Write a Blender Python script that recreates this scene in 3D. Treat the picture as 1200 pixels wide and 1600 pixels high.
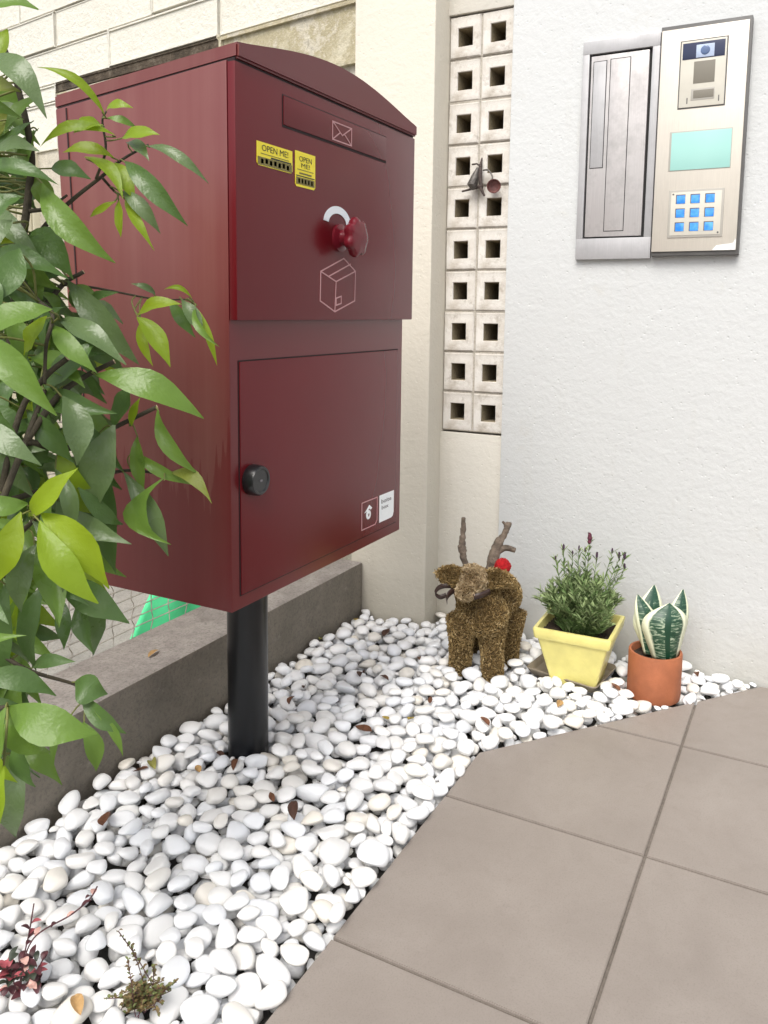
import bpy, bmesh, math, random
import numpy as np
from mathutils import Vector, Matrix
R_ = math.radians
random.seed(7); rng = np.random.default_rng(11)
S = bpy.context.scene
COL = S.collection
for o in list(bpy.data.objects): bpy.data.objects.remove(o)

# ------------------------------------------------------------------ camera
YAW, PITCH, ROLL = R_(27.797), R_(6.933), R_(-0.700)
FPX, CX, CY = 1290.1, 600.0, 645.0          # focal length and principal point in photo pixels (1200 x 1600)
CAM = np.array([0.0, 0.0, 1.0])
fwd = np.array([math.cos(PITCH)*math.cos(YAW), math.cos(PITCH)*math.sin(YAW), -math.sin(PITCH)])
_r = np.array([math.sin(YAW), -math.cos(YAW), 0.0]); _d = np.cross(fwd, _r)
rgt = math.cos(ROLL)*_r + math.sin(ROLL)*_d; dwn = -math.sin(ROLL)*_r + math.cos(ROLL)*_d
cd = bpy.data.cameras.new('camera'); cam = bpy.data.objects.new('camera', cd); COL.objects.link(cam)
cam.matrix_world = Matrix(((rgt[0], -dwn[0], -fwd[0], CAM[0]), (rgt[1], -dwn[1], -fwd[1], CAM[1]), (rgt[2], -dwn[2], -fwd[2], CAM[2]), (0, 0, 0, 1)))
cd.sensor_fit = 'HORIZONTAL'; cd.sensor_width = 36; cd.lens = 36*FPX/1200
cd.shift_x = 0; cd.shift_y = -(800-CY)/1200
cd.clip_start = .05; cd.clip_end = 600
S.camera = cam
S.render.resolution_x = 768; S.render.resolution_y = 1024
# ------------------------------------------------------------------ world, sun, exposure
to_sun = Vector((-.70, -.06, .90)).normalized()
w = bpy.data.worlds.new('World'); S.world = w; w.use_nodes = True
nt = w.node_tree; nt.nodes.clear()
sky = nt.nodes.new('ShaderNodeTexSky'); sky.sky_type = 'NISHITA'; sky.sun_disc = False
sky.sun_elevation = math.asin(to_sun.z); sky.sun_rotation = math.atan2(to_sun.x, to_sun.y)
sky.air_density = 1.0; sky.dust_density = 4.0; sky.ozone_density = 1.0
hs = nt.nodes.new('ShaderNodeHueSaturation'); hs.inputs['Saturation'].default_value = .36   # thin white overcast
bg = nt.nodes.new('ShaderNodeBackground'); bg.inputs['Strength'].default_value = .14
wo = nt.nodes.new('ShaderNodeOutputWorld')
nt.links.new(sky.outputs[0], hs.inputs['Color']); nt.links.new(hs.outputs[0], bg.inputs['Color']); nt.links.new(bg.outputs[0], wo.inputs['Surface'])
sd = bpy.data.lights.new('sun', 'SUN'); sd.energy = 1.5; sd.angle = R_(34); sd.color = (1, .955, .885)
so = bpy.data.objects.new('sun', sd); COL.objects.link(so)
so.rotation_euler = (-to_sun).to_track_quat('-Z', 'Y').to_euler(); so.location = (-4, 0, 6)
S.view_settings.view_transform = 'Standard'; S.view_settings.look = 'None'
S.view_settings.exposure = 0.62; S.view_settings.gamma = 1; S.view_settings.use_curve_mapping = False

# ------------------------------------------------------------------ helpers: photo pixel -> point on a known plane
def ray(x, y): return rgt*((x-CX)/FPX) + dwn*((y-CY)/FPX) + fwd
def P(x, y, ax, val):
    d = ray(x, y); return CAM + d*((val-CAM[ax])/d[ax])
def D(x, y, depth): return CAM + ray(x, y)*depth            # depth measured along the view axis
def pix(p):
    v = np.asarray(p)-CAM; z = v@fwd
    return CX+FPX*(v@rgt)/z, CY+FPX*(v@dwn)/z, z

# ------------------------------------------------------------------ helpers: objects
def root_loc(o):
    while o.parent: o = o.parent
    return np.array(o.location)
def link(name, me, parent=None, loc=None):
    o = bpy.data.objects.new(name, me); COL.objects.link(o)
    if parent: o.parent = parent
    if loc is not None: o.location = loc
    return o
def mesh(name, verts, faces, mat, parent=None, loc=None, smooth=False, uv=None):
    """verts in world space; stored relative to the root thing (or to loc)."""
    v = np.asarray(verts, float).reshape(-1, 3)
    L = root_loc(parent) if parent else (np.asarray(loc, float) if loc is not None else np.zeros(3))
    me = bpy.data.meshes.new(name); me.from_pydata((v-L).tolist(), [], faces); me.update()
    if smooth: me.shade_smooth()
    if uv is not None:
        ul = me.uv_layers.new(name='UVMap'); li = np.zeros(len(me.loops), int); me.loops.foreach_get('vertex_index', li)
        ul.data.foreach_set('uv', np.asarray(uv, float)[li].ravel())
    if mat: me.materials.append(mat)
    return link(name, me, parent, None if parent else (tuple(L) if loc is not None else None))
def tag(o, label, cat=None, group=None, kind=None):
    if label: o['label'] = label
    if cat: o['category'] = cat
    if group: o['group'] = group
    if kind: o['kind'] = kind
    return o
def thing(name, loc, label, cat, group=None):
    o = bpy.data.objects.new(name, None); COL.objects.link(o); o.location = loc; o.empty_display_size = .05
    return tag(o, label, cat, group)
class MB:
    def __init__(s): s.v = []; s.f = []; s.uv = []
    def add(s, v, f):
        n = len(s.v); s.v += [tuple(map(float, p)) for p in v]; s.f += [tuple(i+n for i in q) for q in f]; return s
    def box(s, a, b, bev=0):
        bm = bmesh.new(); bmesh.ops.create_cube(bm, size=1)
        a = np.minimum(a, b*1.0 if isinstance(b, np.ndarray) else b); a = np.array(a, float); b = np.array(b, float)
        for q in bm.verts: q.co = Vector([a[i]+(b[i]-a[i])*(q.co[i]+.5) for i in range(3)])
        if bev: bmesh.ops.bevel(bm, geom=bm.edges[:], offset=bev, segments=2, affect='EDGES', profile=.6)
        s.bm(bm); return s
    def bm(s, bm):
        bm.verts.ensure_lookup_table(); bm.verts.index_update()
        s.add([q.co for q in bm.verts], [[q.index for q in f.verts] for f in bm.faces]); bm.free(); return s
    def tube(s, pts, rad, n=8, cap=True):
        pts = [np.asarray(p, float) for p in pts]; k = len(pts)
        rad = [rad]*k if np.isscalar(rad) else rad
        up = np.array([0, 0, 1.]); rings = []
        for i in range(k):
            t = pts[min(i+1, k-1)]-pts[max(i-1, 0)]; t /= np.linalg.norm(t)+1e-12
            if i == 0:
                u = np.cross(t, up); u = np.cross(t, [1, 0, 0]) if np.linalg.norm(u) < .1 else u
            else: u = u-t*(u@t)
            u = u/(np.linalg.norm(u)+1e-12); v_ = np.cross(t, u)
            rings.append([pts[i]+rad[i]*(math.cos(a)*u+math.sin(a)*v_) for a in np.linspace(0, 2*math.pi, n, endpoint=False)])
        f = [(i*n+j, i*n+(j+1) % n, (i+1)*n+(j+1) % n, (i+1)*n+j) for i in range(k-1) for j in range(n)]
        if cap: f += [tuple(range(n))[::-1], tuple((k-1)*n+j for j in range(n))]
        return s.add([p for r in rings for p in r], f)
    def lathe(s, c, prof, n=32, axis=2):
        """prof: list of (radius, height) along +axis from point c"""
        k = len(prof); V = []
        for r, h in prof:
            for a in np.linspace(0, 2*math.pi, n, endpoint=False):
                q = [r*math.cos(a), r*math.sin(a)]; q.insert(axis, h); V.append(np.array(c)+q)
        f = [(i*n+j, i*n+(j+1) % n, (i+1)*n+(j+1) % n, (i+1)*n+j) for i in range(k-1) for j in range(n)]
        return s.add(V, f)
    def prism(s, poly, d, cap=True):
        """poly of 3-D points extruded by d"""
        n = len(poly); d = np.array(d, float)
        f = [(i, (i+1) % n, n+(i+1) % n, n+i) for i in range(n)]
        if cap: f += [tuple(range(n))[::-1], tuple(n+i for i in range(n))]
        return s.add(list(poly)+[np.array(p)+d for p in poly], f)
    def build(s, name, mat, parent=None, loc=None, smooth=False, fix=True, uv=None):
        o = mesh(name, s.v, s.f, mat, parent, loc, False, uv)
        if fix:
            bm = bmesh.new(); bm.from_mesh(o.data); bmesh.ops.recalc_face_normals(bm, faces=bm.faces[:]); bm.to_mesh(o.data); bm.free()
        if smooth:
            o.data.shade_smooth()
            if smooth != 'all': o.data.set_sharp_from_angle(angle=R_(35))
        return o
def bez(pts, n=12):
    """Catmull-Rom through the points"""
    p = [np.asarray(q, float) for q in pts]; p = [2*p[0]-p[1]]+p+[2*p[-1]-p[-2]]; out = []
    for i in range(1, len(p)-2):
        for t in np.linspace(0, 1, n, endpoint=False):
            out.append(.5*((2*p[i])+(-p[i-1]+p[i+1])*t+(2*p[i-1]-5*p[i]+4*p[i+1]-p[i+2])*t*t+(-p[i-1]+3*p[i]-3*p[i+1]+p[i+2])*t**3))
    return out+[p[-2]]
def text_mesh(body, size, bold=.0):
    cu = bpy.data.curves.new('t', 'FONT'); cu.body = body; cu.size = size; cu.align_x = 'CENTER'; cu.align_y = 'CENTER'; cu.offset = bold; cu.resolution_u = 3
    o = bpy.data.objects.new('t', cu); COL.objects.link(o)
    dg = bpy.context.evaluated_depsgraph_get(); me = bpy.data.meshes.new_from_object(o.evaluated_get(dg))
    bpy.data.objects.remove(o); bpy.data.curves.remove(cu)
    v = np.zeros(len(me.vertices)*3); me.vertices.foreach_get('co', v); f = [tuple(p.vertices) for p in me.polygons]
    bpy.data.meshes.remove(me); return v.reshape(-1, 3), f

# ------------------------------------------------------------------ materials
class NT:
    def __init__(s, name):
        s.m = bpy.data.materials.new(name); s.m.use_nodes = True; s.t = s.m.node_tree; s.b = s.t.nodes['Principled BSDF']; s.tc = None
    def n(s, typ, **kw):
        x = s.t.nodes.new('ShaderNode'+typ)
        for k, v in kw.items(): setattr(x, k, v)
        return x
    def l(s, a, b): s.t.links.new(a, b)
    def co(s, kind='Object'):
        if not s.tc: s.tc = s.n('TexCoord')
        return s.tc.outputs[kind]
    def noise(s, scale, detail=4, rough=.6, kind='Object', vec=None, dist=0):
        x = s.n('TexNoise'); x.inputs['Scale'].default_value = scale; x.inputs['Detail'].default_value = detail; x.inputs['Roughness'].default_value = rough; x.inputs['Distortion'].default_value = dist
        s.l(vec if vec is not None else s.co(kind), x.inputs['Vector']); return x.outputs['Fac']
    def ramp(s, fac, stops):
        x = s.n('ValToRGB'); e = x.color_ramp.elements
        while len(e) < len(stops): e.new(.5)
        for i, (p, c) in enumerate(stops): e[i].position = p; e[i].color = (*c, 1) if len(c) == 3 else c
        s.l(fac, x.inputs['Fac']); return x.outputs['Color']
    def mix(s, fac, a, b, blend='MIX'):
        x = s.n('Mix', data_type='RGBA', blend_type=blend)
        for k, v in ((0, fac), (6, a), (7, b)):
            if hasattr(v, 'is_linked') or hasattr(v, 'links'): s.l(v, x.inputs[k])
            else: x.inputs[k].default_value = v if k == 0 else ((*v, 1) if len(v) == 3 else v)
        return x.outputs[2]
    def math(s, op, a, b=None, clamp=False):
        x = s.n('Math', operation=op, use_clamp=clamp)
        for i, v in enumerate((a, b)):
            if v is None: continue
            if hasattr(v, 'links'): s.l(v, x.inputs[i])
            else: x.inputs[i].default_value = v
        return x.outputs[0]
    def bump(s, h, dist=.002, strength=1.0, prev=None):
        x = s.n('Bump'); x.inputs['Strength'].default_value = strength; x.inputs['Distance'].default_value = dist
        s.l(h, x.inputs['Height'])
        if prev is not None: s.l(prev, x.inputs['Normal'])
        s.l(x.outputs[0], s.b.inputs['Normal']); return x.outputs[0]
    def col(s, c):
        if hasattr(c, 'links'): s.l(c, s.b.inputs['Base Color'])
        else: s.b.inputs['Base Color'].default_value = (*c, 1)
    def set(s, **kw):
        for k, v in kw.items():
            i = s.b.inputs[k.replace('_', ' ')]
            if hasattr(v, 'links'): s.l(v, i)
            else: i.default_value = v
        return s
def scol(c, k): return tuple(min(1, x*k) for x in c)
def simple(name, col, rough=.5, var=.18, scale=25, bump=0, bscale=120, metal=0, spec=.5, **kw):
    t = NT(name); n = t.noise(scale, 5)
    t.col(t.ramp(n, [(.3, scol(col, 1-var)), (.7, scol(col, 1+var))]))
    t.set(Roughness=rough, Metallic=metal, **{'Specular_IOR_Level': spec}); t.set(**kw)
    if bump: t.bump(t.noise(bscale, 4), bump)
    return t.m
def stucco(name, col, dirt=(.45, .42, .34)):
    t = NT(name); n = t.noise(2.2, 5, .65); n2 = t.noise(.9, 3)
    c = t.mix(t.math('MULTIPLY', n2, .35), scol(col, 1.0), scol(col, .86))
    spots = t.ramp(t.noise(9, 6, .7), [(.62, (0, 0, 0)), (.8, (.35, .35, .35))])
    c = t.mix(spots, c, dirt)
    sz = t.n('SeparateXYZ'); t.l(t.co(), sz.inputs[0])      # rain splash and grime rising from the ground
    foot = t.ramp(t.math('ADD', sz.outputs[2], t.math('MULTIPLY', t.noise(13, 6, .7), .16)), [(.13, (.75, .75, .75)), (.34, (0, 0, 0))]); c = t.mix(t.math('MULTIPLY', foot, .7), c, scol(dirt, .9))
    mk = t.n('Mapping'); mk.inputs['Scale'].default_value = (5, 5, .5); t.l(t.co(), mk.inputs[0])
    streak = t.ramp(t.noise(3, 6, .7, vec=mk.outputs[0]), [(.58, (0, 0, 0)), (.8, (.22, .22, .22))]); c = t.mix(streak, c, dirt)
    t.col(c); t.set(Roughness=.75)
    mp = t.n('Mapping'); mp.inputs['Scale'].default_value = (1, .9, 1.35); t.l(t.co(), mp.inputs[0])
    a = t.bump(t.noise(16, 5, .6, vec=mp.outputs[0], dist=.6), .007, .26)
    b = t.bump(t.noise(70, 5, .62), .0030, .55, a)
    v = t.n('TexVoronoi'); v.inputs['Scale'].default_value = 45; t.l(t.co(), v.inputs['Vector'])
    pits = t.ramp(v.outputs['Distance'], [(0, (0, 0, 0)), (.16, (1, 1, 1))])
    t.bump(pits, .0022, .5, b)
    return t.m
M = {}
M['wall_white'] = stucco('wall_white', (.60, .615, .615))
M['wall_cream'] = stucco('wall_cream', (.67, .63, .54))
M['wall_pale'] = stucco('wall_pale', (.63, .605, .54))
def concrete(name, a, b, speck=True, bump=.002):
    t = NT(name); n = t.noise(6, 6, .65); c = t.ramp(n, [(.3, a), (.7, b)])
    if speck:
        c = t.mix(t.ramp(t.noise(160, 3, .7), [(.45, (0, 0, 0)), (.75, (.6, .6, .6))]), c, scol(a, .5))
        c = t.mix(t.ramp(t.noise(26, 5, .7), [(.58, (0, 0, 0)), (.75, (.45, .45, .45))]), c, (.13, .11, .08))
    t.col(c); t.set(Roughness=.9); x = t.bump(t.noise(40, 6, .7), bump*2, .6); t.bump(t.noise(220, 3, .7), bump, .7, x)
    return t.m
# weathered low wall: darker brown upright faces, paler speckled top
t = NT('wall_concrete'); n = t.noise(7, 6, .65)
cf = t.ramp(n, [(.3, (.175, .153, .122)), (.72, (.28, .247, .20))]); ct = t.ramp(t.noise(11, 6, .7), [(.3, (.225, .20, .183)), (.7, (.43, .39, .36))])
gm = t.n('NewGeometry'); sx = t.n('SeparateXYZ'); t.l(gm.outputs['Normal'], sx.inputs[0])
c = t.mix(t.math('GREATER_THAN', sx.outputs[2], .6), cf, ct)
c = t.mix(t.ramp(t.noise(150, 3, .7), [(.48, (0, 0, 0)), (.72, (.55, .55, .55))]), c, (.09, .08, .07))
c = t.mix(t.ramp(t.noise(24, 5, .75), [(.6, (0, 0, 0)), (.74, (.5, .5, .5))]), c, (.36, .33, .29))
t.col(c); t.set(Roughness=.92); x = t.bump(t.noise(35, 6, .7), .004, .6); t.bump(t.noise(240, 3, .7), .002, .8, x); M['lowwall'] = t.m
# vent blocks: off-white paint, dirty in the joints and along the top edges
t = NT('vent_block'); n = t.noise(14, 6, .7)
c = t.mix(t.ramp(n, [(.44, (0, 0, 0)), (.66, (.8, .8, .8))]), (.70, .675, .63), (.52, .475, .41))
sz = t.n('SeparateXYZ'); t.l(t.co(), sz.inputs[0]); edge_d = t.math('MULTIPLY', t.math('POWER', t.math('MULTIPLY', t.math('ABSOLUTE', sz.outputs[2]), 16.2), 5.0, True), t.noise(30, 5, .7))
c = t.mix(t.math('MULTIPLY', edge_d, .85, True), c, (.20, .165, .12))
oi = t.n('ObjectInfo'); vm = t.n('VectorMath', operation='ADD'); t.l(t.co(), vm.inputs[0]); t.l(oi.outputs['Location'], vm.inputs[1])
c = t.mix(t.ramp(t.noise(22, 6, .75, vec=vm.outputs[0]), [(.55, (0, 0, 0)), (.72, (.65, .65, .65))]), c, (.27, .225, .17))
t.col(c); t.set(Roughness=.9); t.bump(t.noise(60, 5, .7), .004, .6); M['vent'] = t.m
M['vent_raw'] = concrete('vent_block_bare_inside', (.26, .215, .14), (.40, .345, .24))
M['mortar'] = concrete('mortar', (.34, .31, .26), (.58, .54, .47))
M['mortar_pale'] = concrete('mortar_pale', (.44, .41, .34), (.66, .62, .54))
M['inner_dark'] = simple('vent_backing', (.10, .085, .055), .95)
# far neighbour wall blocks
t = NT('painted_block'); n = t.noise(5, 6, .7)
c = t.mix(t.ramp(n, [(.5, (0, 0, 0)), (.75, (.3, .3, .3))]), (.74, .72, .64), (.60, .56, .44)); t.col(c); t.set(Roughness=.85); x = t.bump(t.noise(9, 5, .7), .02, .5); t.bump(t.noise(60, 6, .75), .008, .8, x); M['nblock'] = t.m
t = NT('stained_block'); n = t.noise(7, 7, .72)
c = t.ramp(n, [(.35, (.62, .58, .45)), (.5, (.42, .37, .24)), (.58, (.60, .56, .46)), (.72, (.10, .085, .05))]); t.col(c); t.set(Roughness=.95); t.bump(t.noise(40, 6, .75), .012, .8); M['stained'] = t.m
t = NT('mossy_ledge'); n = t.noise(18, 7, .75)
c = t.ramp(n, [(.3, (.035, .027, .018)), (.55, (.13, .10, .07)), (.75, (.30, .26, .20))]); t.col(c); t.set(Roughness=1); t.bump(t.noise(45, 6, .8), .03, .9); M['moss'] = t.m
# box paint
def paint(name, col, rough):
    t = NT(name); n = t.noise(3, 3); t.col(t.ramp(n, [(.3, scol(col, .95)), (.7, scol(col, 1.05))]))
    t.set(Roughness=rough)
    t.set(**{'Specular_IOR_Level': .34})
    return t.m
M['maroon'] = paint('maroon_paint', (.118, .0062, .0100), .27)
t = NT('maroon_painted_sheen'); mp = t.n('Mapping'); mp.inputs['Scale'].default_value = (30, 30, .7); t.l(t.co(), mp.inputs[0])
sky_sheen = t.math('MULTIPLY', t.ramp(t.noise(1, 4, .6, vec=mp.outputs[0]), [(.25, (.16, .16, .16)), (.75, (.34, .34, .34))]), t.ramp(t.noise(3.5, 4), [(.25, (.6, .6, .6)), (.75, (1, 1, 1))]))
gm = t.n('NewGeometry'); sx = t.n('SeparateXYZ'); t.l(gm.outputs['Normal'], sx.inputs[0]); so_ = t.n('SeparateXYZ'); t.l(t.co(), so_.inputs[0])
sheen_rise = t.ramp(t.math('ADD', so_.outputs[2], t.math('MULTIPLY', t.noise(1.3, 4, .6, vec=mp.outputs[0]), .5)), [(.55, (.10, .10, .10)), (1.15, (.45, .45, .45)), (1.65, (1, 1, 1))])   # pale sky reflection painted in as vertical streaks, stronger towards the lid
sky_sheen = t.math('MULTIPLY', t.math('MULTIPLY', sky_sheen, sheen_rise), t.math('LESS_THAN', sx.outputs[0], -.7))
t.col(t.mix(sky_sheen, (.122, .0066, .0102), (.36, .205, .165))); t.set(Roughness=.30, **{'Specular_IOR_Level': .55}); M['maroon_body'] = t.m
M['maroon_gloss'] = paint('maroon_gloss', (.14, .010, .018), .16)
M['seam'] = simple('seam_shadow_gap', (.02, .008, .009), .8)
M['black_metal'] = simple('black_metal', (.006, .007, .009), .3, bump=.0002, bscale=500)
M['black_plastic'] = simple('black_plastic', (.012, .012, .013), .28)
M['yellow'] = simple('sticker_yellow', (.86, .72, .02), .35, var=.04)
M['ink'] = simple('ink_black', (.015, .015, .012), .5)
M['ink_olive'] = simple('ink_olive', (.17, .14, .03), .5)
M['print_pink'] = simple('print_pinkish', (.50, .26, .27), .45, var=.05)
M['white_sticker'] = simple('sticker_white', (.80, .83, .84), .4, var=.03)
M['chrome'] = simple('pale_metal_plate', (.82, .86, .90), .22, var=.03, metal=.35)
M['grey_print'] = simple('print_grey', (.16, .15, .16), .5)
# metals of the entry panel
def brushed(name, col, rough, scalez=(900, 900, 14), metal=.85, blotch=.0):
    t = NT(name); mp = t.n('Mapping'); mp.inputs['Scale'].default_value = scalez; t.l(t.co(), mp.inputs[0])
    n = t.noise(1, 3, .6, vec=mp.outputs[0]); n2 = t.noise(11, 6, .7)
    c = t.ramp(n, [(.3, scol(col, .93)), (.7, scol(col, 1.06))])
    if blotch: c = t.mix(t.ramp(n2, [(.45, (0, 0, 0)), (.7, (blotch,)*3)]), c, scol(col, .55))
    t.col(c); t.set(Metallic=metal, Roughness=t.ramp(n2, [(.3, (rough-.06,)*3), (.7, (rough+.1,)*3)])); t.bump(n, .0002, .4); return t.m
M['steel_warm'] = brushed('brushed_steel_warm', (.66, .615, .54), .42, metal=.4, blotch=.12)
M['steel_grey'] = brushed('brushed_aluminium_grey', (.45, .447, .455), .5, metal=.35, blotch=.3)
M['steel_worn'] = brushed('worn_aluminium', (.50, .48, .475), .45, metal=.35, blotch=.6)
M['dark_frame'] = simple('dark_grey_frame', (.10, .098, .095), .45)
M['gap'] = simple('dark_gap', (.012, .012, .012), .7)
M['bezel'] = simple('bezel_beige', (.60, .575, .50), .5, var=.05)
M['bezel_edge'] = simple('bezel_edge_grey', (.40, .38, .34), .5, var=.05)
M['lens_window'] = simple('camera_window_blue', (.022, .03, .075), .12, var=.05)
M['lens_plate'] = simple('camera_plate_pale', (.42, .50, .66), .3)
M['lens'] = simple('lens_glass', (.10, .15, .28), .08)
t = NT('speaker_grille'); wv = t.n('TexWave', bands_direction='Z'); wv.inputs['Scale'].default_value = 160; t.l(t.co(), wv.inputs[0])
t.col(t.ramp(wv.outputs['Fac'], [(.3, (.12, .108, .085)), (.7, (.27, .25, .205))])); t.set(Roughness=.6); M['grille'] = t.m
t = NT('lcd_screen'); t.col(t.ramp(t.noise(4, 2), [(.3, (.30, .56, .51)), (.7, (.36, .62, .57))])); t.set(Roughness=.12, Emission_Color=(.42, .72, .66, 1), Emission_Strength=.05); M['lcd'] = t.m
t = NT('key_blue'); t.col(t.ramp(t.noise(60, 2), [(.35, (.02, .17, .60)), (.7, (.10, .36, .85))])); t.set(Roughness=.3, Emission_Color=(.02, .22, .75, 1), Emission_Strength=.25); M['key'] = t.m
# patio
t = NT('porcelain_tile'); oi = t.n('ObjectInfo'); vm = t.n('VectorMath', operation='ADD'); t.l(t.co(), vm.inputs[0]); vs = t.n('VectorMath', operation='SCALE'); vs.inputs['Scale'].default_value = 3.1; t.l(oi.outputs['Location'], vs.inputs[0]); t.l(vs.outputs[0], vm.inputs[1])
n = t.noise(5, 6, .62, vec=vm.outputs[0], dist=.4); n2 = t.noise(26, 5, .7, vec=vm.outputs[0])
c = t.ramp(n, [(.3, (.235, .203, .178)), (.52, (.262, .228, .201)), (.75, (.288, .253, .225))])
c = t.mix(t.ramp(n2, [(.55, (0, 0, 0)), (.75, (.28, .28, .28))]), c, (.195, .167, .148))
c = t.mix(t.ramp(t.noise(330, 3, .7, vec=vm.outputs[0]), [(.50, (0, 0, 0)), (.70, (.42, .42, .42))]), c, (.17, .145, .125))
c = t.mix(t.ramp(t.noise(70, 3, .6, vec=vm.outputs[0]), [(.72, (0, 0, 0)), (.80, (.5, .5, .5))]), c, (.14, .12, .105))
t.col(c); t.set(Roughness=t.ramp(n2, [(.3, (.50,)*3), (.7, (.62,)*3)])); t.bump(t.noise(300, 3, .6), .0006, .4); M['tile'] = t.m
M['grout'] = concrete('grout', (.13, .11, .09), (.20, .17, .145), bump=.001)
M['asphalt'] = concrete('ground_concrete', (.045, .045, .045), (.075, .074, .07))
M['path'] = concrete('path_concrete', (.24, .23, .215), (.36, .345, .32))
M['bed'] = simple('dark_weed_sheet', (.07, .066, .06), .9, bump=.003, bscale=150)
# pebbles
t = NT('white_pebble'); gi = t.n('NewGeometry'); oi = t.n('ObjectInfo'); rnd = t.math('FRACT', t.math('ADD', gi.outputs['Random Per Island'], oi.outputs['Random']))
c = t.ramp(rnd, [(0, (.83, .85, .88)), (.45, (.89, .895, .90)), (.86, (.88, .87, .845)), (1, (.82, .775, .69))])
c = t.mix(t.ramp(t.noise(28, 5, .7, 'Object'), [(.55, (0, 0, 0)), (.85, (.3, .3, .3))]), c, (.70, .695, .68))
t.col(c); t.set(Roughness=.42, **{'Subsurface_Weight': .0}); x = t.bump(t.noise(60, 4, .6), .003, .4); t.bump(t.noise(380, 3, .6), .0005, .5, x); M['pebble'] = t.m
# plants
def leafmat(name, top, back, vein, rough=.32, trans=.35):
    t = NT(name); uv = t.co('UV'); s = t.n('SeparateXYZ'); t.l(uv, s.inputs[0]); u, v = s.outputs[0], s.outputs[1]
    du = t.math('ABSOLUTE', t.math('SUBTRACT', u, .5))
    rib = t.math('LESS_THAN', du, .042)
    # side veins sweep forward from the midrib
    ph = t.math('SINE', t.math('MULTIPLY', t.math('SUBTRACT', v, t.math('MULTIPLY', du, .38)), 84))
    vn = t.math('MULTIPLY', t.math('GREATER_THAN', ph, .95), .18)
    blot = t.noise(38, 5, .7)
    c = t.ramp(blot, [(.3, scol(top, .80)), (.7, scol(top, 1.22))])
    sp = t.ramp(t.noise(90, 4, .75), [(.66, (0, 0, 0)), (.74, (.6, .6, .6))]); c = t.mix(sp, c, (.17, .14, .04))
    c = t.mix(vn, c, vein); c = t.mix(t.math('MULTIPLY', rib, .95), c, vein)
    g = t.n('NewGeometry'); c = t.mix(g.outputs['Backfacing'], c, back)
    t.col(c); t.set(Roughness=t.ramp(t.noise(14, 4), [(.3, (rough-.06,)*3), (.7, (rough+.14,)*3)])); t.set(**{'Specular_IOR_Level': .42})
    x = t.bump(t.math('ADD', t.math('MULTIPLY', ph, .5), t.math('MULTIPLY', rib, -3.0)), .00022, .25); t.bump(t.noise(34, 4), .005, .45, x)
    tr = t.n('BsdfTranslucent'); t.l(t.mix(.5, c, scol(back, 1.7)), tr.inputs['Color'])
    ms = t.n('MixShader'); ms.inputs[0].default_value = trans; t.l(t.b.outputs[0], ms.inputs[1]); t.l(tr.outputs[0], ms.inputs[2])
    t.l(ms.outputs[0], t.t.nodes['Material Output'].inputs['Surface']); return t.m
LM = {'d': leafmat('leaf_dark', (.052, .122, .022), (.085, .155, .04), (.14, .23, .08), .28, .24),
      'g': leafmat('leaf_glaucous', (.080, .158, .056), (.12, .18, .07), (.19, .28, .14), .24, .24),
      'm': leafmat('leaf_mid', (.108, .222, .024), (.14, .24, .04), (.21, .33, .09), .30, .34),
      'y': leafmat('leaf_young', (.175, .285, .012), (.24, .35, .02), (.30, .41, .07), .32, .44),
      'Y': leafmat('leaf_yellow_green', (.215, .315, .014), (.26, .36, .018), (.33, .42, .06), .34, .44),
      'o': leafmat('leaf_olive', (.135, .165, .018), (.17, .20, .03), (.23, .27, .07), .36, .36)}
M['bark'] = simple('twig_bark', (.05, .04, .024), .85, var=.4, scale=60, bump=.002, bscale=200)
M['bark_green'] = simple('green_shoot', (.15, .16, .04), .6, var=.25)
M['cut_wood'] = simple('cut_wood', (.48, .36, .24), .8)
# fur
t = NT('coir_fibre'); gi = t.n('NewGeometry'); t.col(t.ramp(gi.outputs['Random Per Island'], [(0, (.14, .09, .03)), (.4, (.30, .20, .075)), (.75, (.44, .31, .13)), (1, (.64, .50, .27))])); t.set(Roughness=.75); M['fibre'] = t.m
t = NT('coir_fibre_pale'); gi = t.n('NewGeometry'); t.col(t.ramp(gi.outputs['Random Per Island'], [(0, (.26, .18, .09)), (.4, (.46, .35, .20)), (1, (.68, .55, .37))])); t.set(Roughness=.75); M['fibre_pale'] = t.m
M['coir'] = simple('coir_core', (.085, .053, .018), .95, var=.4, scale=90, bump=.006, bscale=160)
M['antler'] = simple('dry_twig', (.135, .105, .08), .9, var=.65, scale=45, bump=.005, bscale=120)
M['pompom'] = simple('red_felt', (.40, .006, .010), .95, var=.25, scale=120, bump=.003, bscale=250)
M['ribbon'] = simple('brown_ribbon', (.035, .016, .012), .45)
M['ypot'] = simple('yellow_glazed_pot', (.74, .67, .235), .28, var=.10, scale=14, bump=.001, bscale=90)
M['soil'] = simple('potting_soil', (.040, .026, .016), 1, var=.5, scale=90, bump=.012, bscale=110)
M['saucer'] = simple('grey_brown_saucer', (.25, .21, .155), .7, var=.25, bump=.001)
M['terracotta'] = simple('terracotta', (.34, .112, .048), .72, var=.2, scale=16, bump=.0008, bscale=300)
M['lav'] = simple('lavender_leaf', (.20, .265, .11), .7, var=.4, scale=40)
M['lav_dark'] = simple('lavender_leaf_old', (.09, .155, .042), .7, var=.35, scale=40)
M['lav_flower'] = simple('lavender_flower', (.055, .028, .052), .85, var=.4, scale=150)
M['lav_flower_red'] = simple('lavender_flower_ripe', (.10, .022, .04), .85, var=.4, scale=150)
t = NT('snake_leaf'); s_ = t.n('SeparateXYZ'); t.l(t.co('UV'), s_.inputs[0]); u, v = s_.outputs[0], s_.outputs[1]
du = t.math('ABSOLUTE', t.math('SUBTRACT', u, .5))
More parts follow.
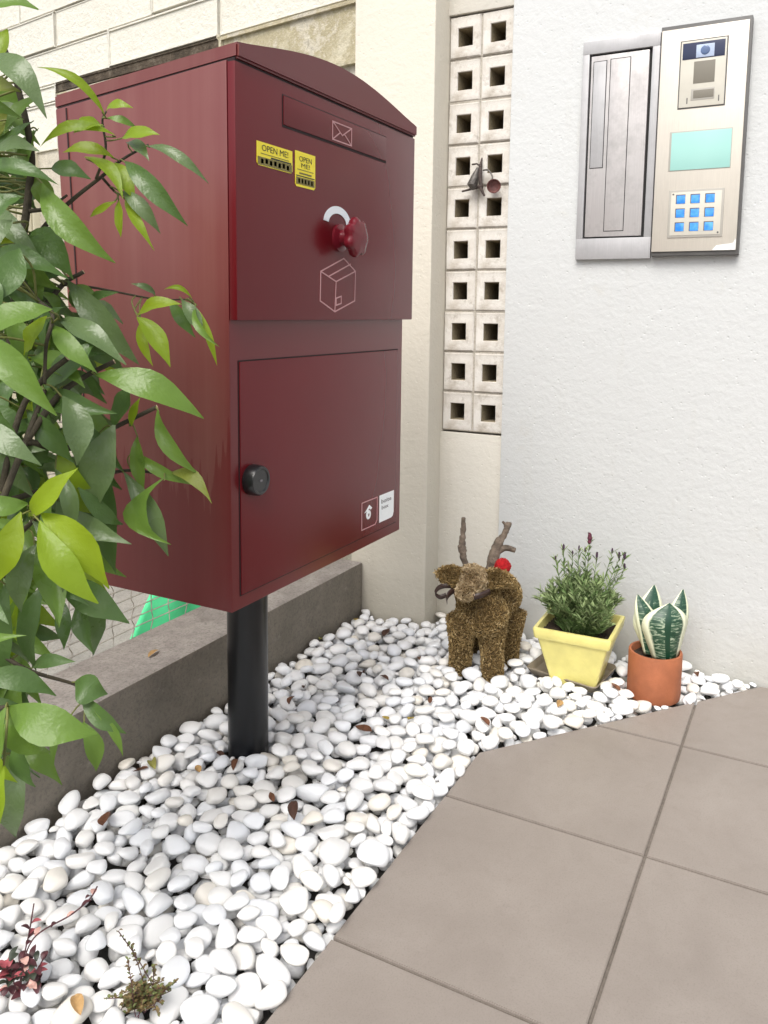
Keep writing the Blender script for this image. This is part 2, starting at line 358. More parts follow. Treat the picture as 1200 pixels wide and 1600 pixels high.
wob = t.math('MULTIPLY', t.math('SUBTRACT', t.noise(25, 4), .5), .10)
edge = t.ramp(t.math('ADD', du, wob), [(.34, (0, 0, 0)), (.385, (1, 1, 1))])
mp = t.n('Mapping'); mp.inputs['Scale'].default_value = (30, 30, 150); t.l(t.co(), mp.inputs[0])
band = t.ramp(t.noise(1, 5, .7, vec=mp.outputs[0], dist=.8), [(.42, (.010, .045, .022)), (.52, (.03, .085, .045)), (.62, (.40, .47, .34))])
band = t.mix(t.math('LESS_THAN', t.math('ADD', du, wob), .07), band, (.008, .045, .022))
low = t.ramp(v, [(.25, (1, 1, 1)), (.75, (0, 0, 0))]); band = t.mix(t.math('MULTIPLY', t.ramp(v, [(.55, (0, 0, 0)), (.9, (.8, .8, .8))]), 1.0), band, (.012, .058, .032))
t.col(t.mix(edge, band, (.80, .82, .60))); t.set(Roughness=.38); M['snake'] = t.m
M['dead_brown'] = simple('dead_leaf_brown', (.14, .055, .025), .7, var=.4, scale=60, bump=.002)
M['dead_dark'] = simple('dead_leaf_dark', (.075, .033, .02), .75, var=.4, scale=60, bump=.002)
M['dead_yellow'] = simple('dead_leaf_yellow', (.46, .34, .055), .6, var=.3, scale=60, bump=.002)
M['dead_tan'] = simple('dead_leaf_tan', (.44, .27, .11), .7, var=.3, scale=60, bump=.002)
M['dead_olive'] = simple('dead_leaf_olive', (.28, .27, .07), .6, var=.3, scale=60, bump=.002)
M['red_leaf'] = simple('dark_red_leaf', (.075, .022, .028), .5, var=.5, scale=90)
M['pink_leaf'] = simple('pink_leaf', (.34, .075, .09), .5, var=.5, scale=90)
M['pale_pink'] = simple('pale_pink_leaf', (.60, .36, .31), .5, var=.3, scale=90)
M['dkgreen_leaf'] = simple('blackish_green_leaf', (.04, .05, .034), .5, var=.4, scale=90)
M['thyme'] = simple('thyme_leaf', (.15, .105, .04), .7, var=.5, scale=120)
M['thyme_green'] = simple('thyme_leaf_green', (.13, .155, .05), .7, var=.4, scale=120)
M['wire'] = simple('galvanised_wire', (.46, .43, .38), .5, metal=.35, var=.3)
M['green_sheet'] = simple('green_netting', (.10, .74, .33), .5, var=.06)
M['siding'] = simple('cream_siding', (.78, .74, .58), .7, var=.06)
M['rust'] = simple('rusty_iron', (.06, .042, .036), .7, var=.5, scale=120, bump=.002)
M['rust_red'] = simple('rust_red_enamel', (.12, .045, .04), .55, var=.3, scale=120)
M['grey_shell'] = simple('grey_tin', (.10, .09, .082), .5, var=.5, metal=.4, scale=120)
M['yellow_tape'] = simple('yellow_plastic', (.80, .66, .05), .5)

# ================================================================== SETTING
XW, XR, XC = 2.385, 2.412, 2.31            # main wall, recess and pillar planes
YL = 1.29                                  # front of the low wall
ZBED = -.036
tag(mesh('ground', [(-90, -90, -.06), (150, -90, -.06), (150, 150, -.06), (-90, 150, -.06)], [(0, 1, 2, 3)], M['asphalt']), None, kind='structure')
tag(mesh('neighbour_path', [(-1.6, 1.482, -.052), (2.42, 1.482, -.052), (2.9, 4.6, -.052), (-1.6, 4.6, -.052)], [(0, 1, 2, 3)], M['path']), None, kind='structure')
TE = .632; DG = ((1.687, .632), (2.403, .067))      # tile edge and the diagonal cut
def clip(poly, a, b):
    """keep the part of a 2-D polygon on the right-hand (patio) side of a->b"""
    a = np.array(a); b = np.array(b); n = np.array([(b-a)[1], -(b-a)[0]]); out = []
    for i in range(len(poly)):
        p, q = np.array(poly[i]), np.array(poly[(i+1) % len(poly)]); dp, dq = (p-a)@n, (q-a)@n
        if dp >= 0: out.append(p)
        if dp*dq < 0: out.append(p+(q-p)*dp/(dp-dq))
    return out
n_d = np.array([DG[1][1]-DG[0][1], -(DG[1][0]-DG[0][0])]); n_d = n_d/np.linalg.norm(n_d)
def patio_poly(x0, x1, y0, y1, inset=0):
    p = [(x0, y0), (x1, y0), (x1, y1), (x0, y1)]
    p = clip(p, (-5, TE-inset), (5, TE-inset))
    return clip(p, np.array(DG[0])+n_d*inset, np.array(DG[1])+n_d*inset)
def slab(poly, z0, z1, bev):
    bm = bmesh.new(); vs = [bm.verts.new((p[0], p[1], z0)) for p in poly]; f = bm.faces.new(vs)
    r = bmesh.ops.extrude_face_region(bm, geom=[f]); top = [g for g in r['geom'] if isinstance(g, bmesh.types.BMVert)]
    for q in top: q.co.z = z1
    bmesh.ops.recalc_face_normals(bm, faces=bm.faces[:])
    if bev:
        ed = [e for e in bm.edges if all(abs(q.co.z-z1) < 1e-6 for q in e.verts)]
        bmesh.ops.bevel(bm, geom=ed, offset=bev, segments=2, affect='EDGES')
    return bm
patio = MB().bm(slab(patio_poly(-1.6, XW-.002, -2.4, TE, .006), -.058, -.005, 0)).build('patio', M['grout'])
tag(patio, None, kind='structure')
PT = .4515; jx = [1.4945+k*PT for k in range(-7, 4)]; jy = [.227+k*PT for k in range(-6, 3)]
for i in range(len(jx)-1):
    for j in range(len(jy)-1):
        x0, x1, y0, y1 = jx[i]+.003, min(jx[i+1]-.003, XW-.004), jy[j]+.003, jy[j+1]-.003
        if x1-x0 < .02: continue
        p = patio_poly(x0, x1, y0, y1)
        if len(p) < 3: continue
        c = np.mean(p, 0); bm = slab([q-c for q in p], -.03, .0006*random.random(), .0016)
        bmesh.ops.translate(bm, verts=bm.verts[:], vec=(c[0], c[1], 0)) if False else None
        mb = MB().bm(bm); o = mesh('tile', mb.v, mb.f, M['tile']); o.location = (c[0], c[1], 0); o.parent = patio
bedp = [(-1.6, YL), (-1.6, TE), DG[0], DG[1], (XW, .08), (XW, .84), (XR, .86), (XR, 1.06), (XC, 1.06), (XC, YL)]
tag(mesh('gravel_bed_floor', [(x, y, ZBED) for x, y in bedp], [tuple(range(len(bedp)))], M['bed']), None, kind='structure')

# ---- walls
yE = P(783, 670, 0, XW)[1]
o = MB().box((XW, -2.4, -.06), (XW+.24, yE, 2.75), .004).build('rendered_wall', M['wall_white'], loc=(XW, -.8, -.06), smooth=True)
tag(o, 'tall white stucco wall that carries the metal entry panels', 'wall')
cyR = 1.0622
o = MB().box((XC, cyR, -.06), (XC+.30, 1.335, 2.75), .006).build('wall_pillar', M['wall_cream'], loc=(XC, 1.2, -.06), smooth=True)
tag(o, 'cream stucco pillar between the maroon box and the vent blocks', 'pillar')
zB, zT = P(690, 670, 0, XR)[2]-.004, P(699, 28, 0, XR)[2]
vw = thing('vent_wall', (XR, .95, -.06), 'recessed strip of square-holed vent blocks above a plain cream panel', 'wall')
MB().box((XR-.006, yE-.01, -.06), (XR+.2, cyR+.01, zB-.004), .003).build('lower_panel', M['wall_pale'], vw, smooth=True)
MB().box((XR-.006, yE-.01, zT+.003), (XR+.2, cyR+.01, 2.75), .003).build('upper_panel', M['wall_pale'], vw, smooth=True)
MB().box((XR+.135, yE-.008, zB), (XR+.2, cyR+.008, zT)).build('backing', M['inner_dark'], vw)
# mortar sheet is a grid with openings: one frame per joint line
NR = 10; bh = (zT-zB)/NR; yM = P(744, 400, 0, XR)[1]; ycols = [(cyR, yM), (yM, yM-(cyR-yM))]
def vent_mesh(wy, hz, hy, hzz):
    """open block: face in the YZ plane, hole through X, centre origin"""
    dx = .13; b = .004; a, c = wy/2-.0022, hz/2-.0022
    def rect(x, p, q): return [(x, -p, -q), (x, p, -q), (x, p, q), (x, -p, q)]
    V = rect(dx, a, c)+rect(b, a, c)+rect(0, a-b, c-b)+rect(0, hy+.002, hzz+.002)+rect(.003, hy, hzz)+rect(dx, hy-.003, hzz-.003)
    F = []
    for r in range(5):
        for i in range(4): F.append((r*4+i, r*4+(i+1) % 4, r*4+4+(i+1) % 4, r*4+4+i))
    return V, F
wy = cyR-yM
vme = None
MB().box((XR+.012, yE-.008, zB+.001), (XR+.02, cyR-.001, zB+.004)).build('mortar_bed', M['mortar'], vw)
for r in range(1, NR):
    z = zB+r*bh; MB().box((XR+.003+.004*random.random(), yE-.008, z-.003), (XR+.12, cyR-.001, z+.003)).build('mortar_joint', M['mortar'], vw)
for k, (ya, yb) in enumerate(ycols):
    for r in range(NR):
        if vme is None:
            V, F = vent_mesh(wy, bh, .0232, .0262); vme = bpy.data.meshes.new('vent_block'); vme.from_pydata(V, [], F); vme.materials.append(M['vent']); vme.materials.append(M['vent_raw'])
            for q_, pl in enumerate(vme.polygons): pl.material_index = 1 if q_ >= 16 else 0
            bm = bmesh.new(); bm.from_mesh(vme); bmesh.ops.recalc_face_normals(bm, faces=bm.faces[:]); bm.to_mesh(vme); bm.free()
        o = link('vent_block', vme, vw); L = root_loc(vw)
        o.rotation_euler = (R_(random.uniform(-.7, .7)), 0, R_(random.uniform(-.8, .8))); o.location = (XR-L[0]+random.uniform(-.002, .0025), (ya+yb)/2-L[1], zB+(r+.5)*bh-L[2])
MB().box((XR+.004, yM-.003, zB+.004), (XR+.12, yM+.003, zT-.002)).build('mortar_joint', M['mortar'], vw)

# ---- low concrete wall with the wire fence behind it
lw = MB()
bm = bmesh.new(); bmesh.ops.create_grid(bm, x_segments=120, y_segments=10, size=.5); bm.free()
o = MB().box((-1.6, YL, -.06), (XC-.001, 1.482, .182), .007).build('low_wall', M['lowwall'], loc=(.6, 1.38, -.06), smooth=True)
tag(o, 'low weathered concrete wall behind the pebbles and the box post', 'wall')
fn = thing('wire_fence', (1.4, 1.497, .0), 'woven wire fence standing behind the low concrete wall', 'fence')
YF = 1.497
for k in range(31):
    z = .195+k*.0275
    pts = [(x, YF+.0012*math.sin(x*47+k), z+.002*math.sin(x*9+k*2)) for x in np.arange(-.4, 2.32, .09)]
    MB().tube(pts, .0017, 4).build('horizontal_wire', M['wire'], fn)
for k in range(40):
    x0 = -.36+k*.066; pts = []
    for q in range(32):
        z = .13+q*.0275; s = (-1)**q*.006*(1 if (k+q//3) % 3 else .3)
        pts += [(x0+s, YF+.0022*(-1)**q, z+.006), (x0+s*1.0, YF+.0022*(-1)**q, z+.018)]
    MB().tube(pts, .0017, 4).build('upright_wire', M['wire'], fn)
for x in (.3, 1.95):
    MB().tube([(x, YF+.012, -.06), (x, YF+.012, 1.1)], .012, 10).build('fence_post', M['wire'], fn, smooth=True)
# green sheet slumped behind the fence
NU, NV = 22, 12; V = []
gl, gt = P(186, 1006, 1, 1.62)[0], P(236, 928, 1, 1.70)
for i in range(NU+1):
    for j in range(NV+1):
        a, b = i/NU, j/NV; y = 1.60+.10*b+.008*math.sin(a*7+b*3)+.002*math.sin(a*23+b*7)
        zt = gt[2]*(1+.12*math.sin(a*9))*(1-.25*a); z = -.048+(zt+.048)*b
        V.append((gl-.08+(gt[0]-gl+.08)*b+.58*a, y, z+.004*math.sin(a*23+b*3)))
F = [(i*(NV+1)+j, (i+1)*(NV+1)+j, (i+1)*(NV+1)+j+1, i*(NV+1)+j+1) for i in range(NU) for j in range(NV)]
g = mesh('green_sheet', V, F, M['green_sheet'], loc=(1.7, 1.7, -.05), smooth=True)
sm = g.modifiers.new('thick', 'SOLIDIFY'); sm.thickness = .003
tag(g, 'bright green plastic sheet slumped behind the wire fence', 'sheet')
# ---- neighbour's block wall beyond the corner
th = R_(80.4); DW = np.array([math.cos(th), math.sin(th), 0]); OW = np.array([2.42, 1.345, 0]); NW = np.array([-DW[1], DW[0], 0])
def wallpt(s, z, out=0): return OW+DW*s+NW*out+np.array([0, 0, z])
nw = thing('neighbour_block_wall', tuple(wallpt(1.2, -.06)), 'pale painted block wall rising behind the maroon box', 'wall')
def wblock(s0, s1, z0, z1, out, mat, name='block', bev=.006, thick=.15):
    bm = bmesh.new(); bmesh.ops.create_cube(bm, size=1)
    for q in bm.verts:
        s = s0+(s1-s0)*(q.co.x+.5); oo = out-thick*(q.co.y+.5); z = z0+(z1-z0)*(q.co.z+.5)
        q.co = Vector(wallpt(s, z, oo))
    if bev: bmesh.ops.bevel(bm, geom=bm.edges[:], offset=bev, segments=2, affect='EDGES')
    return MB().bm(bm).build(name, mat, nw, smooth=True)
BL, BH = .686, .153
wblock(0, 3.4, -.06, 2.70, -.006, M['mortar_pale'], 'wall_core', 0, .14)
for r in range(0, 5):
    z0 = 2.004+r*BH; off = .705 if r % 2 == 0 else .415
    s = off-BL*2
    while s < 3.4:
        a, b = max(0, s+.004), min(3.4, s+BL-.004)
        if b-a > .03: wblock(a+random.uniform(0, .004), b-random.uniform(0, .004), z0+.0045+random.uniform(-.002, .002), z0+BH-.0045+random.uniform(-.002, .002), random.uniform(-.003, .006), M['nblock'], bev=random.uniform(.003, .006))
        s += BL
wblock(0, .700, 1.80, 1.998, .002, M['stained'], 'stained_block', .012)
wblock(.706, 1.79, 1.962, 2.0, .005, M['moss'], 'mossy_ledge', .004)
wblock(1.80, 3.4, 1.93, 2.0, .0, M['nblock'], 'block', .006)
wblock(.708, 1.79, 1.72, 1.958, -.004, M['stained'], 'stained_block', .01)
wblock(1.80, 3.4, 1.72, 1.925, -.002, M['nblock'], 'block', .006)
# cream ribbed siding behind, seen in the gaps of the shrub
sf = thing('siding_fence', (1.6, 3.3, -.06), 'cream ribbed siding beyond the wire fence, glimpsed through the shrub', 'fence')
for k in range(40):
    x = -.6+k*.085
    MB().box((x, 3.3, -.06), (x+.08, 3.325, 1.75), .006).build('siding_board', M['siding'], sf)
MB().box((-.62, 3.327, 1.62), (2.82, 3.36, 1.70)).build('rail', M['siding'], sf)

# ================================================================== PARCEL BOX
YB = .87; bx0, bx1, bz0, bz1, byb = 1.096, 1.738, .480, 1.398, 1.262
ZD = .984                                           # underside of the upper drawer
pb = thing('parcel_box', (1.44, 1.10, ZBED), 'large maroon parcel and letter box with curved lid on a black post', 'parcel box')
def warp(v):
    """the lid falls a little to the back for rain and the back panel rakes inward to the foot"""
    x, y, z = v; t_ = (y-YB)/(byb-YB); k = (z-bz0)/(bz1-bz0)
    return (x, y-.038*max(0, t_)*(1-min(1, k)), z-.038*max(0, t_)*max(0, min(1, k)))
body = MB()
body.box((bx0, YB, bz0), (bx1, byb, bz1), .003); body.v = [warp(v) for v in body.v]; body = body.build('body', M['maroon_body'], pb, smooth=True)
mb = MB().box((bx0-.0012, byb-.030, bz0+.004), (bx0+.002, byb-.027, bz1-.004)); mb.v = [warp(v) for v in mb.v]; mb.build('seam', M['seam'], body)
YD = YB-.0165
up = MB().box((bx0+.0005, YD, ZD), (bx1+.0165, YB-.0012, bz1-.003), .0022).build('upper_door', M['maroon'], pb, smooth=True)
MB().box((bx0+.004, YB-.0014, ZD+.003), (bx1+.008, YB+.0005, bz1-.006)).build('gap_strip', M['seam'], up)
# lid : arched front, extruded to the back
arch = [(367, 65), (410, 70), (450, 77), (490, 87), (530, 102), (570, 127), (610, 160), (643, 190)]
YLf = YD-.004; lx0, lx1, zl = bx0+.003, bx1+.020, bz1+.0015
am = [P(x, y, 1, YLf) for x, y in arch]; us = np.array([(p[0]-am[0][0])/(am[-1][0]-am[0][0]) for p in am]); zs = np.array([p[2] for p in am])
z_e = (zs[0]+zs[-1])/2; zc = max(zs)
prof = [(lx0, zl)]
for u in np.linspace(0, 1, 25):
    prof.append((lx0+(lx1-lx0)*u, z_e+(zc-z_e)*(math.sin(math.pi*u)**1.15)))
prof.append((lx1, zl))
bm = bmesh.new(); vs = [bm.verts.new((x, YLf, z)) for x, z in prof]; f = bm.faces.new(vs)
r = bmesh.ops.extrude_face_region(bm, geom=[f]); bmesh.ops.translate(bm, vec=(0, byb+.006-YLf, 0), verts=[g for g in r['geom'] if isinstance(g, bmesh.types.BMVert)])
bmesh.ops.recalc_face_normals(bm, faces=bm.faces[:])
ed = [e for e in bm.edges if e.is_manifold and e.calc_face_angle(0) > R_(40)]
bmesh.ops.bevel(bm, geom=ed, offset=.0035, segments=2, affect='EDGES')
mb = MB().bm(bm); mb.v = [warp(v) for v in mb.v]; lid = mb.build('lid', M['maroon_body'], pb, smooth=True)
mb = MB().box((bx0+.004, YD+.003, bz1-.004), (bx1+.012, byb-.004, zl+.002)); mb.v = [warp(v) for v in mb.v]; mb.build('lid_gap', M['seam'], lid)
# front details: all flat work lies on the panel plane y = yp
def onp(pts, yp): return [(x, yp, z) for x, z in pts]
def flat(name, pts, yp, mat, parent, th=.0006):
    return MB().prism(onp(pts, yp), (0, -th, 0)).build(name, mat, parent)
def strokes(name, segs, yp, w_, mat, parent, th=.0005):
    mb = MB()
    for i, (a, b) in enumerate(segs):
        a = np.array(a); b = np.array(b); d = (b-a)/np.linalg.norm(b-a); n = np.array([-d[1], d[0]])*w_/2; a2 = a-d*w_*.4; b2 = b+d*w_*.4
        t_ = th*(1+.12*(i % 5)); mb.prism(onp([a2-n, b2-n, b2+n, a2+n], yp), (0, -t_, 0))
    return mb.build(name, mat, parent)
def px(x, y, yp): p = P(x, y, 1, yp); return (p[0], p[2])
def label_text(body_, cx, cz, width, height, yp, mat, parent, name='lettering', bold=.0):
    v, f = text_mesh(body_, 1.0, bold); lo, hi = v.min(0), v.max(0)
    X = (v[:, 0]-(lo[0]+hi[0])/2)/(hi[0]-lo[0])*width+cx; Z = (v[:, 1]-(lo[1]+hi[1])/2)/(hi[1]-lo[1])*height+cz
    return mesh(name, np.stack([X, np.full(len(X), yp), Z], 1), f, mat, parent)
# letter slot flap
fx0, fx1, fz0, fz1 = 1.229, 1.611, 1.322, 1.371
fl = MB().box((fx0, YD-.0022, fz0), (fx1, YD+.002, fz1), .0012).build('letter_flap', M['maroon'], up, smooth=True)
mb = MB(); g_ = .0026
mb.box((fx0-g_, YD-.0006, fz0-g_*1.6), (fx1+g_, YD+.001, fz0)); mb.box((fx0-g_, YD-.0006, fz1), (fx1+g_, YD+.001, fz1+g_*.7)); mb.box((fx0-g_, YD-.00061, fz0), (fx0, YD+.001, fz1)); mb.box((fx1, YD-.00061, fz0), (fx1+g_*.6, YD+.001, fz1))
mb.build('slot_gap', M['seam'], fl)
ex0, ex1, ez0, ez1 = 1.390, 1.462, 1.327, 1.360; yp = YD-.0024
strokes('envelope_icon', [((ex0, ez0), (ex1, ez0)), ((ex1, ez0), (ex1, ez1)), ((ex1, ez1), (ex0, ez1)), ((ex0, ez1), (ex0, ez0)), ((ex0, ez1), ((ex0+ex1)/2, ez0+.013)), (((ex0+ex1)/2, ez0+.013), (ex1, ez1)), ((ex0, ez0), (ex0+.028, ez0+.017)), ((ex1, ez0), (ex1-.028, ez0+.017))], yp, .0022, M['print_pink'], fl)
# parcel icon
yp = YD-.0002
q = {k: px(*v_, yp) for k, v_ in dict(l=(501, 424), b=(537, 404), r=(555, 424), c=(525, 440), bl=(500, 470), br=(554, 470), cb=(523, 487), ml=(513, 432), mr=(547, 413)).items()}
strokes('parcel_icon', [(q['l'], q['b']), (q['b'], q['r']), (q['r'], q['c']), (q['c'], q['l']), (q['l'], q['bl']), (q['r'], q['br']), (q['c'], q['cb']), (q['bl'], q['cb']), (q['cb'], q['br']), (q['ml'], q['mr'])]
        + [(px(*a, yp), px(*b, yp)) for a, b in (((525, 466), (533, 463)), ((533, 463), (533, 474)), ((533, 474), (525, 477)), ((525, 477), (525, 466)))], yp, .0024, M['print_pink'], up)
# yellow stickers
def sticker(x0, x1, z0, z1, lines, label):
    c = .004; s = flat('sticker', [(x0, z0+c), (x0+c, z0), (x1-c, z0), (x1, z0+c), (x1, z1), (x0, z1)], YD-.0002, M['yellow'], up); s['label'] = label
    for (txt, fx, fz, fw, fh, m) in lines:
        if txt == '-': flat('rule', [(x0+(x1-x0)*(fx-fw/2), z0+(z1-z0)*(fz-fh/2)), (x0+(x1-x0)*(fx+fw/2), z0+(z1-z0)*(fz-fh/2)), (x0+(x1-x0)*(fx+fw/2), z0+(z1-z0)*(fz+fh/2)), (x0+(x1-x0)*(fx-fw/2), z0+(z1-z0)*(fz+fh/2))], YD-.0009, M[m], s, .0003)
        else: label_text(txt, x0+(x1-x0)*fx, z0+(z1-z0)*fz, (x1-x0)*fw, (z1-z0)*fh, YD-.0013, M[m], s)
sticker(1.152, 1.257, 1.2425, 1.2815, [('OPEN ME!', .5, .77, .74, .26, 'ink'), ('-', .5, .52, .8, .03, 'ink_olive'), ('-', .5, .20, .96, .34, 'ink_olive'), ('-', .67, .42, .58, .07, 'ink')] + [('-', .14+.12*k, .20+.03*(k % 2), .07, .2, 'yellow') for k in range(7)], 'wide yellow sticker')
sticker(1.266, 1.332, 1.2235, 1.2855, [('OPEN', .5, .80, .62, .15, 'ink'), ('ME!', .5, .62, .42, .13, 'ink'), ('-', .5, .49, .8, .02, 'ink_olive'), ('-', .5, .39, .62, .045, 'ink_olive'), ('-', .5, .31, .92, .03, 'ink'), ('-', .5, .17, .92, .20, 'ink_olive')] + [('-', .18+.16*k, .17, .085, .13, 'yellow') for k in range(5)], 'tall yellow sticker')
# handle on the upper door: pale arc plate + short stem + lobed knob
kc = P(530, 372, 1, YD); kx, kz = kc[0], kc[2]
ac = P(527, 347, 1, YD); mb = MB(); no = 20
ao = []; ai = []
for a in np.linspace(R_(10), R_(172), no): ao.append((ac[0]+.052*math.cos(a), ac[2]-.006+.036*math.sin(a))); ai.append((ac[0]+.034*math.cos(a), ac[2]-.006+.022*math.sin(a)))
for i in range(no-1): mb.prism(onp([ao[i], ao[i+1], ai[i+1], ai[i]], YD-.0002), (0, -.0011, 0), cap=True)
mb.build('dial_plate', M['chrome'], up)
hd = MB().lathe((kx, YD+.001, kz), [(.0, 0), (.027, 0), (.027, -.006), (.016, -.010), (.013, -.030), (.0, -.030)], 28, axis=1).build('handle_stem', M['maroon_gloss'], up, smooth=True)
# lobed knob
V = []; F = []; NA = 72; ringsk = [(.0, -.028), (.026, -.028), (.034, -.031), (.0365, -.037), (.036, -.043), (.032, -.0475), (.022, -.0500), (.0, -.0508)]
for r_, h in ringsk:
    for a in np.linspace(0, 2*math.pi, NA, endpoint=False):
        lob = 1+.085*math.cos(7*a)*(r_/.036)**2; V.append((kx+r_*lob*math.cos(a), YD+h, kz+r_*lob*math.sin(a)))
F = [(i*NA+j, i*NA+(j+1) % NA, (i+1)*NA+(j+1) % NA, (i+1)*NA+j) for i in range(len(ringsk)-1) for j in range(NA)]
MB().add(V, F).build('knob', M['maroon_gloss'], up, smooth=True)
# lower door
dx0, dx1, dz0, dz1 = 1.120, 1.712, .506, .914
dr = MB().box((dx0, YB-.0030, dz0), (dx1, YB-.0002, dz1), .0010).build('lower_door', M['maroon'], pb, smooth=True)
mb = MB(); g_ = .0024
mb.box((dx0-g_, YB-.0008, dz0-g_), (dx1+g_, YB+.001, dz0)); mb.box((dx0-g_, YB-.0008, dz1), (dx1+g_, YB+.001, dz1+g_)); mb.box((dx0-g_, YB-.0009, dz0), (dx0, YB+.001, dz1)); mb.box((dx1, YB-.0009, dz0), (dx1+g_, YB+.001, dz1))
mb.build('door_gap', M['seam'], dr)
lk = P(407, 750, 1, YB-.02)
MB().lathe((lk[0]-.004, YB-.002, lk[2]), [(0, 0), (.026, 0), (.0275, -.004), (.0265, -.020), (.0245, -.0235), (.021, -.0235), (.0195, -.0215), (0, -.0215)], 36, axis=1).build('lock_knob', M['black_plastic'], dr, smooth=True)
MB().box((lk[0]-.007, YB-.0255, lk[2]-.0016), (lk[0]-.001, YB-.0235, lk[2]+.0016)).build('key_slot', M['grey_print'], dr)
yp = YB-.0032
x0, x1, z0, z1 = 1.545, 1.616, .5235, .5845
s2 = strokes('sticker_outline', [((x0, z0), (x1-.008, z0)), ((x1-.008, z0), (x1, z0+.008)), ((x1, z0+.008), (x1, z1)), ((x1, z1), (x0, z1)), ((x0, z1), (x0, z0))], yp, .0022, M['print_pink'], dr)
xc = x0+.030
mb = MB(); ring = [(xc+.0005+.0105*math.cos(a), z0+.029+.0105*math.sin(a)) for a in np.linspace(0, 2*math.pi, 20, endpoint=False)]; rin = [(xc+.002+.0035*math.cos(a), z0+.028+.004*math.sin(a)) for a in np.linspace(0, 2*math.pi, 20, endpoint=False)]
for i in range(20): mb.prism(onp([ring[i], ring[(i+1) % 20], rin[(i+1) % 20], rin[i]], yp), (0, -.0007, 0))
mb.prism(onp([(xc-.012, z0+.0385), (xc+.004, z0+.0505), (xc+.017, z0+.0415), (xc+.010, z0+.0385), (xc+.004, z0+.0425), (xc-.004, z0+.0385), (xc-.017, z0+.036)], yp), (0, -.0007, 0))
mb.build('emblem', M['white_sticker'], dr)
x0, x1, z0, z1 = 1.627, 1.698, .5225, .5855
ws = flat('white_sticker', [(x0, z0), (x1-.012, z0), (x1-.004, z0+.003), (x1, z0+.012), (x1, z1), (x0, z1)], yp, M['white_sticker'], dr); ws['label'] = 'white sticker with two dark words'
label_text('boite', x0+.033, z1-.0155, .050, .010, yp-.0008, M['grey_print'], ws, bold=.02)
label_text('box', x0+.027, z1-.0300, .034, .009, yp-.0008, M['grey_print'], ws, bold=.02)
MB().lathe((1.44, 1.10, 0), [(0, ZBED), (.0455, ZBED), (.0455, .4785), (0, .4785)], 40).build('post', M['black_metal'], pb, smooth=True)

# ================================================================== ENTRY PANELS
def yz(x, y, xp): p = P(x, y, 0, xp); return p[1], p[2]
def pbox(name, xf, depth, y0, y1, z0, z1, mat, parent, bev=.001):
    return MB().box((xf, min(y0, y1), min(z0, z1)), (xf+depth, max(y0, y1), max(z0, z1)), bev).build(name, mat, parent, smooth=True)
XP = XW-.016
y0, z1 = yz(912, 70, XP); y1, _ = yz(1032, 52, XP); _, z0 = yz(897, 407, XP)
bxp = thing('letter_box_panel', (XP, (y0+y1)/2, z0), 'grey aluminium letter slot panel left of the keypad intercom', 'letter box')
y0 = yz(905, 240, XP)[0]; y1 = .438*XP/2.40-.0005; z0 = 1.156; z1 = 1.748
fw = .0195
mb = MB(); 
pbox('frame_rail', XP, .016, y0, y1, z1-.034, z1, M['steel_grey'], bxp); pbox('frame_rail', XP, .016, y0, y1, z0, z0+.058, M['steel_grey'], bxp)
pbox('frame_stile', XP+.0003, .0155, y0, y0-.0185, z0+.058, z1-.034, M['steel_grey'], bxp); pbox('frame_stile', XP+.0003, .0155, y1+.0195, y1, z0+.058, z1-.034, M['steel_grey'], bxp)
pbox('recess', XP+.012, .004, y0-.018, y1+.019, z0+.057, z1-.033, M['gap'], bxp, 0)
ia, ib = y0-.0235, y1+.0275
door = pbox('door', XP+.0025, .010, ia, ib, z0+.0625, z1-.040, M['steel_worn'], bxp, .0015)
zt = z1-.040
def slotp(name, ya, yb, za, zb, off, mat):
    s = pbox(name, XP+off, .0035, ya, yb, za, zb, mat, door, .0012)
    for (a, b, c, d) in ((ya+.0018, ya, za, zb), (yb, yb-.0018, za, zb), (ya+.0018, yb-.0018, zb, zb+.0018), (ya+.0018, yb-.0018, za-.0018, za)):
        MB().box((XP+.0022, min(a, b), c), (XP+.0030, max(a, b), d)).build('slot_gap', M['gap'], s)
slotp('name_plate', ia-.008, ia-.042, zt-.300, zt-.016, .0005, M['steel_grey'])
slotp('letter_slot', ia-.054, ia-.106, zt-.474, zt-.014, .0012, M['steel_worn'])
tag(bxp, bxp['label'], 'letter box')
XI = XW-.030
y0 = yz(1026, 220, XI)[0]; y1 = yz(1162, 210, XI)[0]; zt = 1.744; zb = 1.172
ic = thing('intercom_panel', (XI, (y0+y1)/2, zb), 'brushed steel intercom panel with camera, pale screen and blue keypad', 'intercom')
y0 = .434*XI/2.38-.0015
MB().box((XI+.004, y1-.0045, zb-.011), (XW+.001, y0+.0008, zt+.011), .0015).build('housing', M['dark_frame'], ic, smooth=True)
plate = pbox('face_plate', XI, .0045, y0-.0015, y1+.002, zb, zt, M['steel_warm'], ic, .0012)
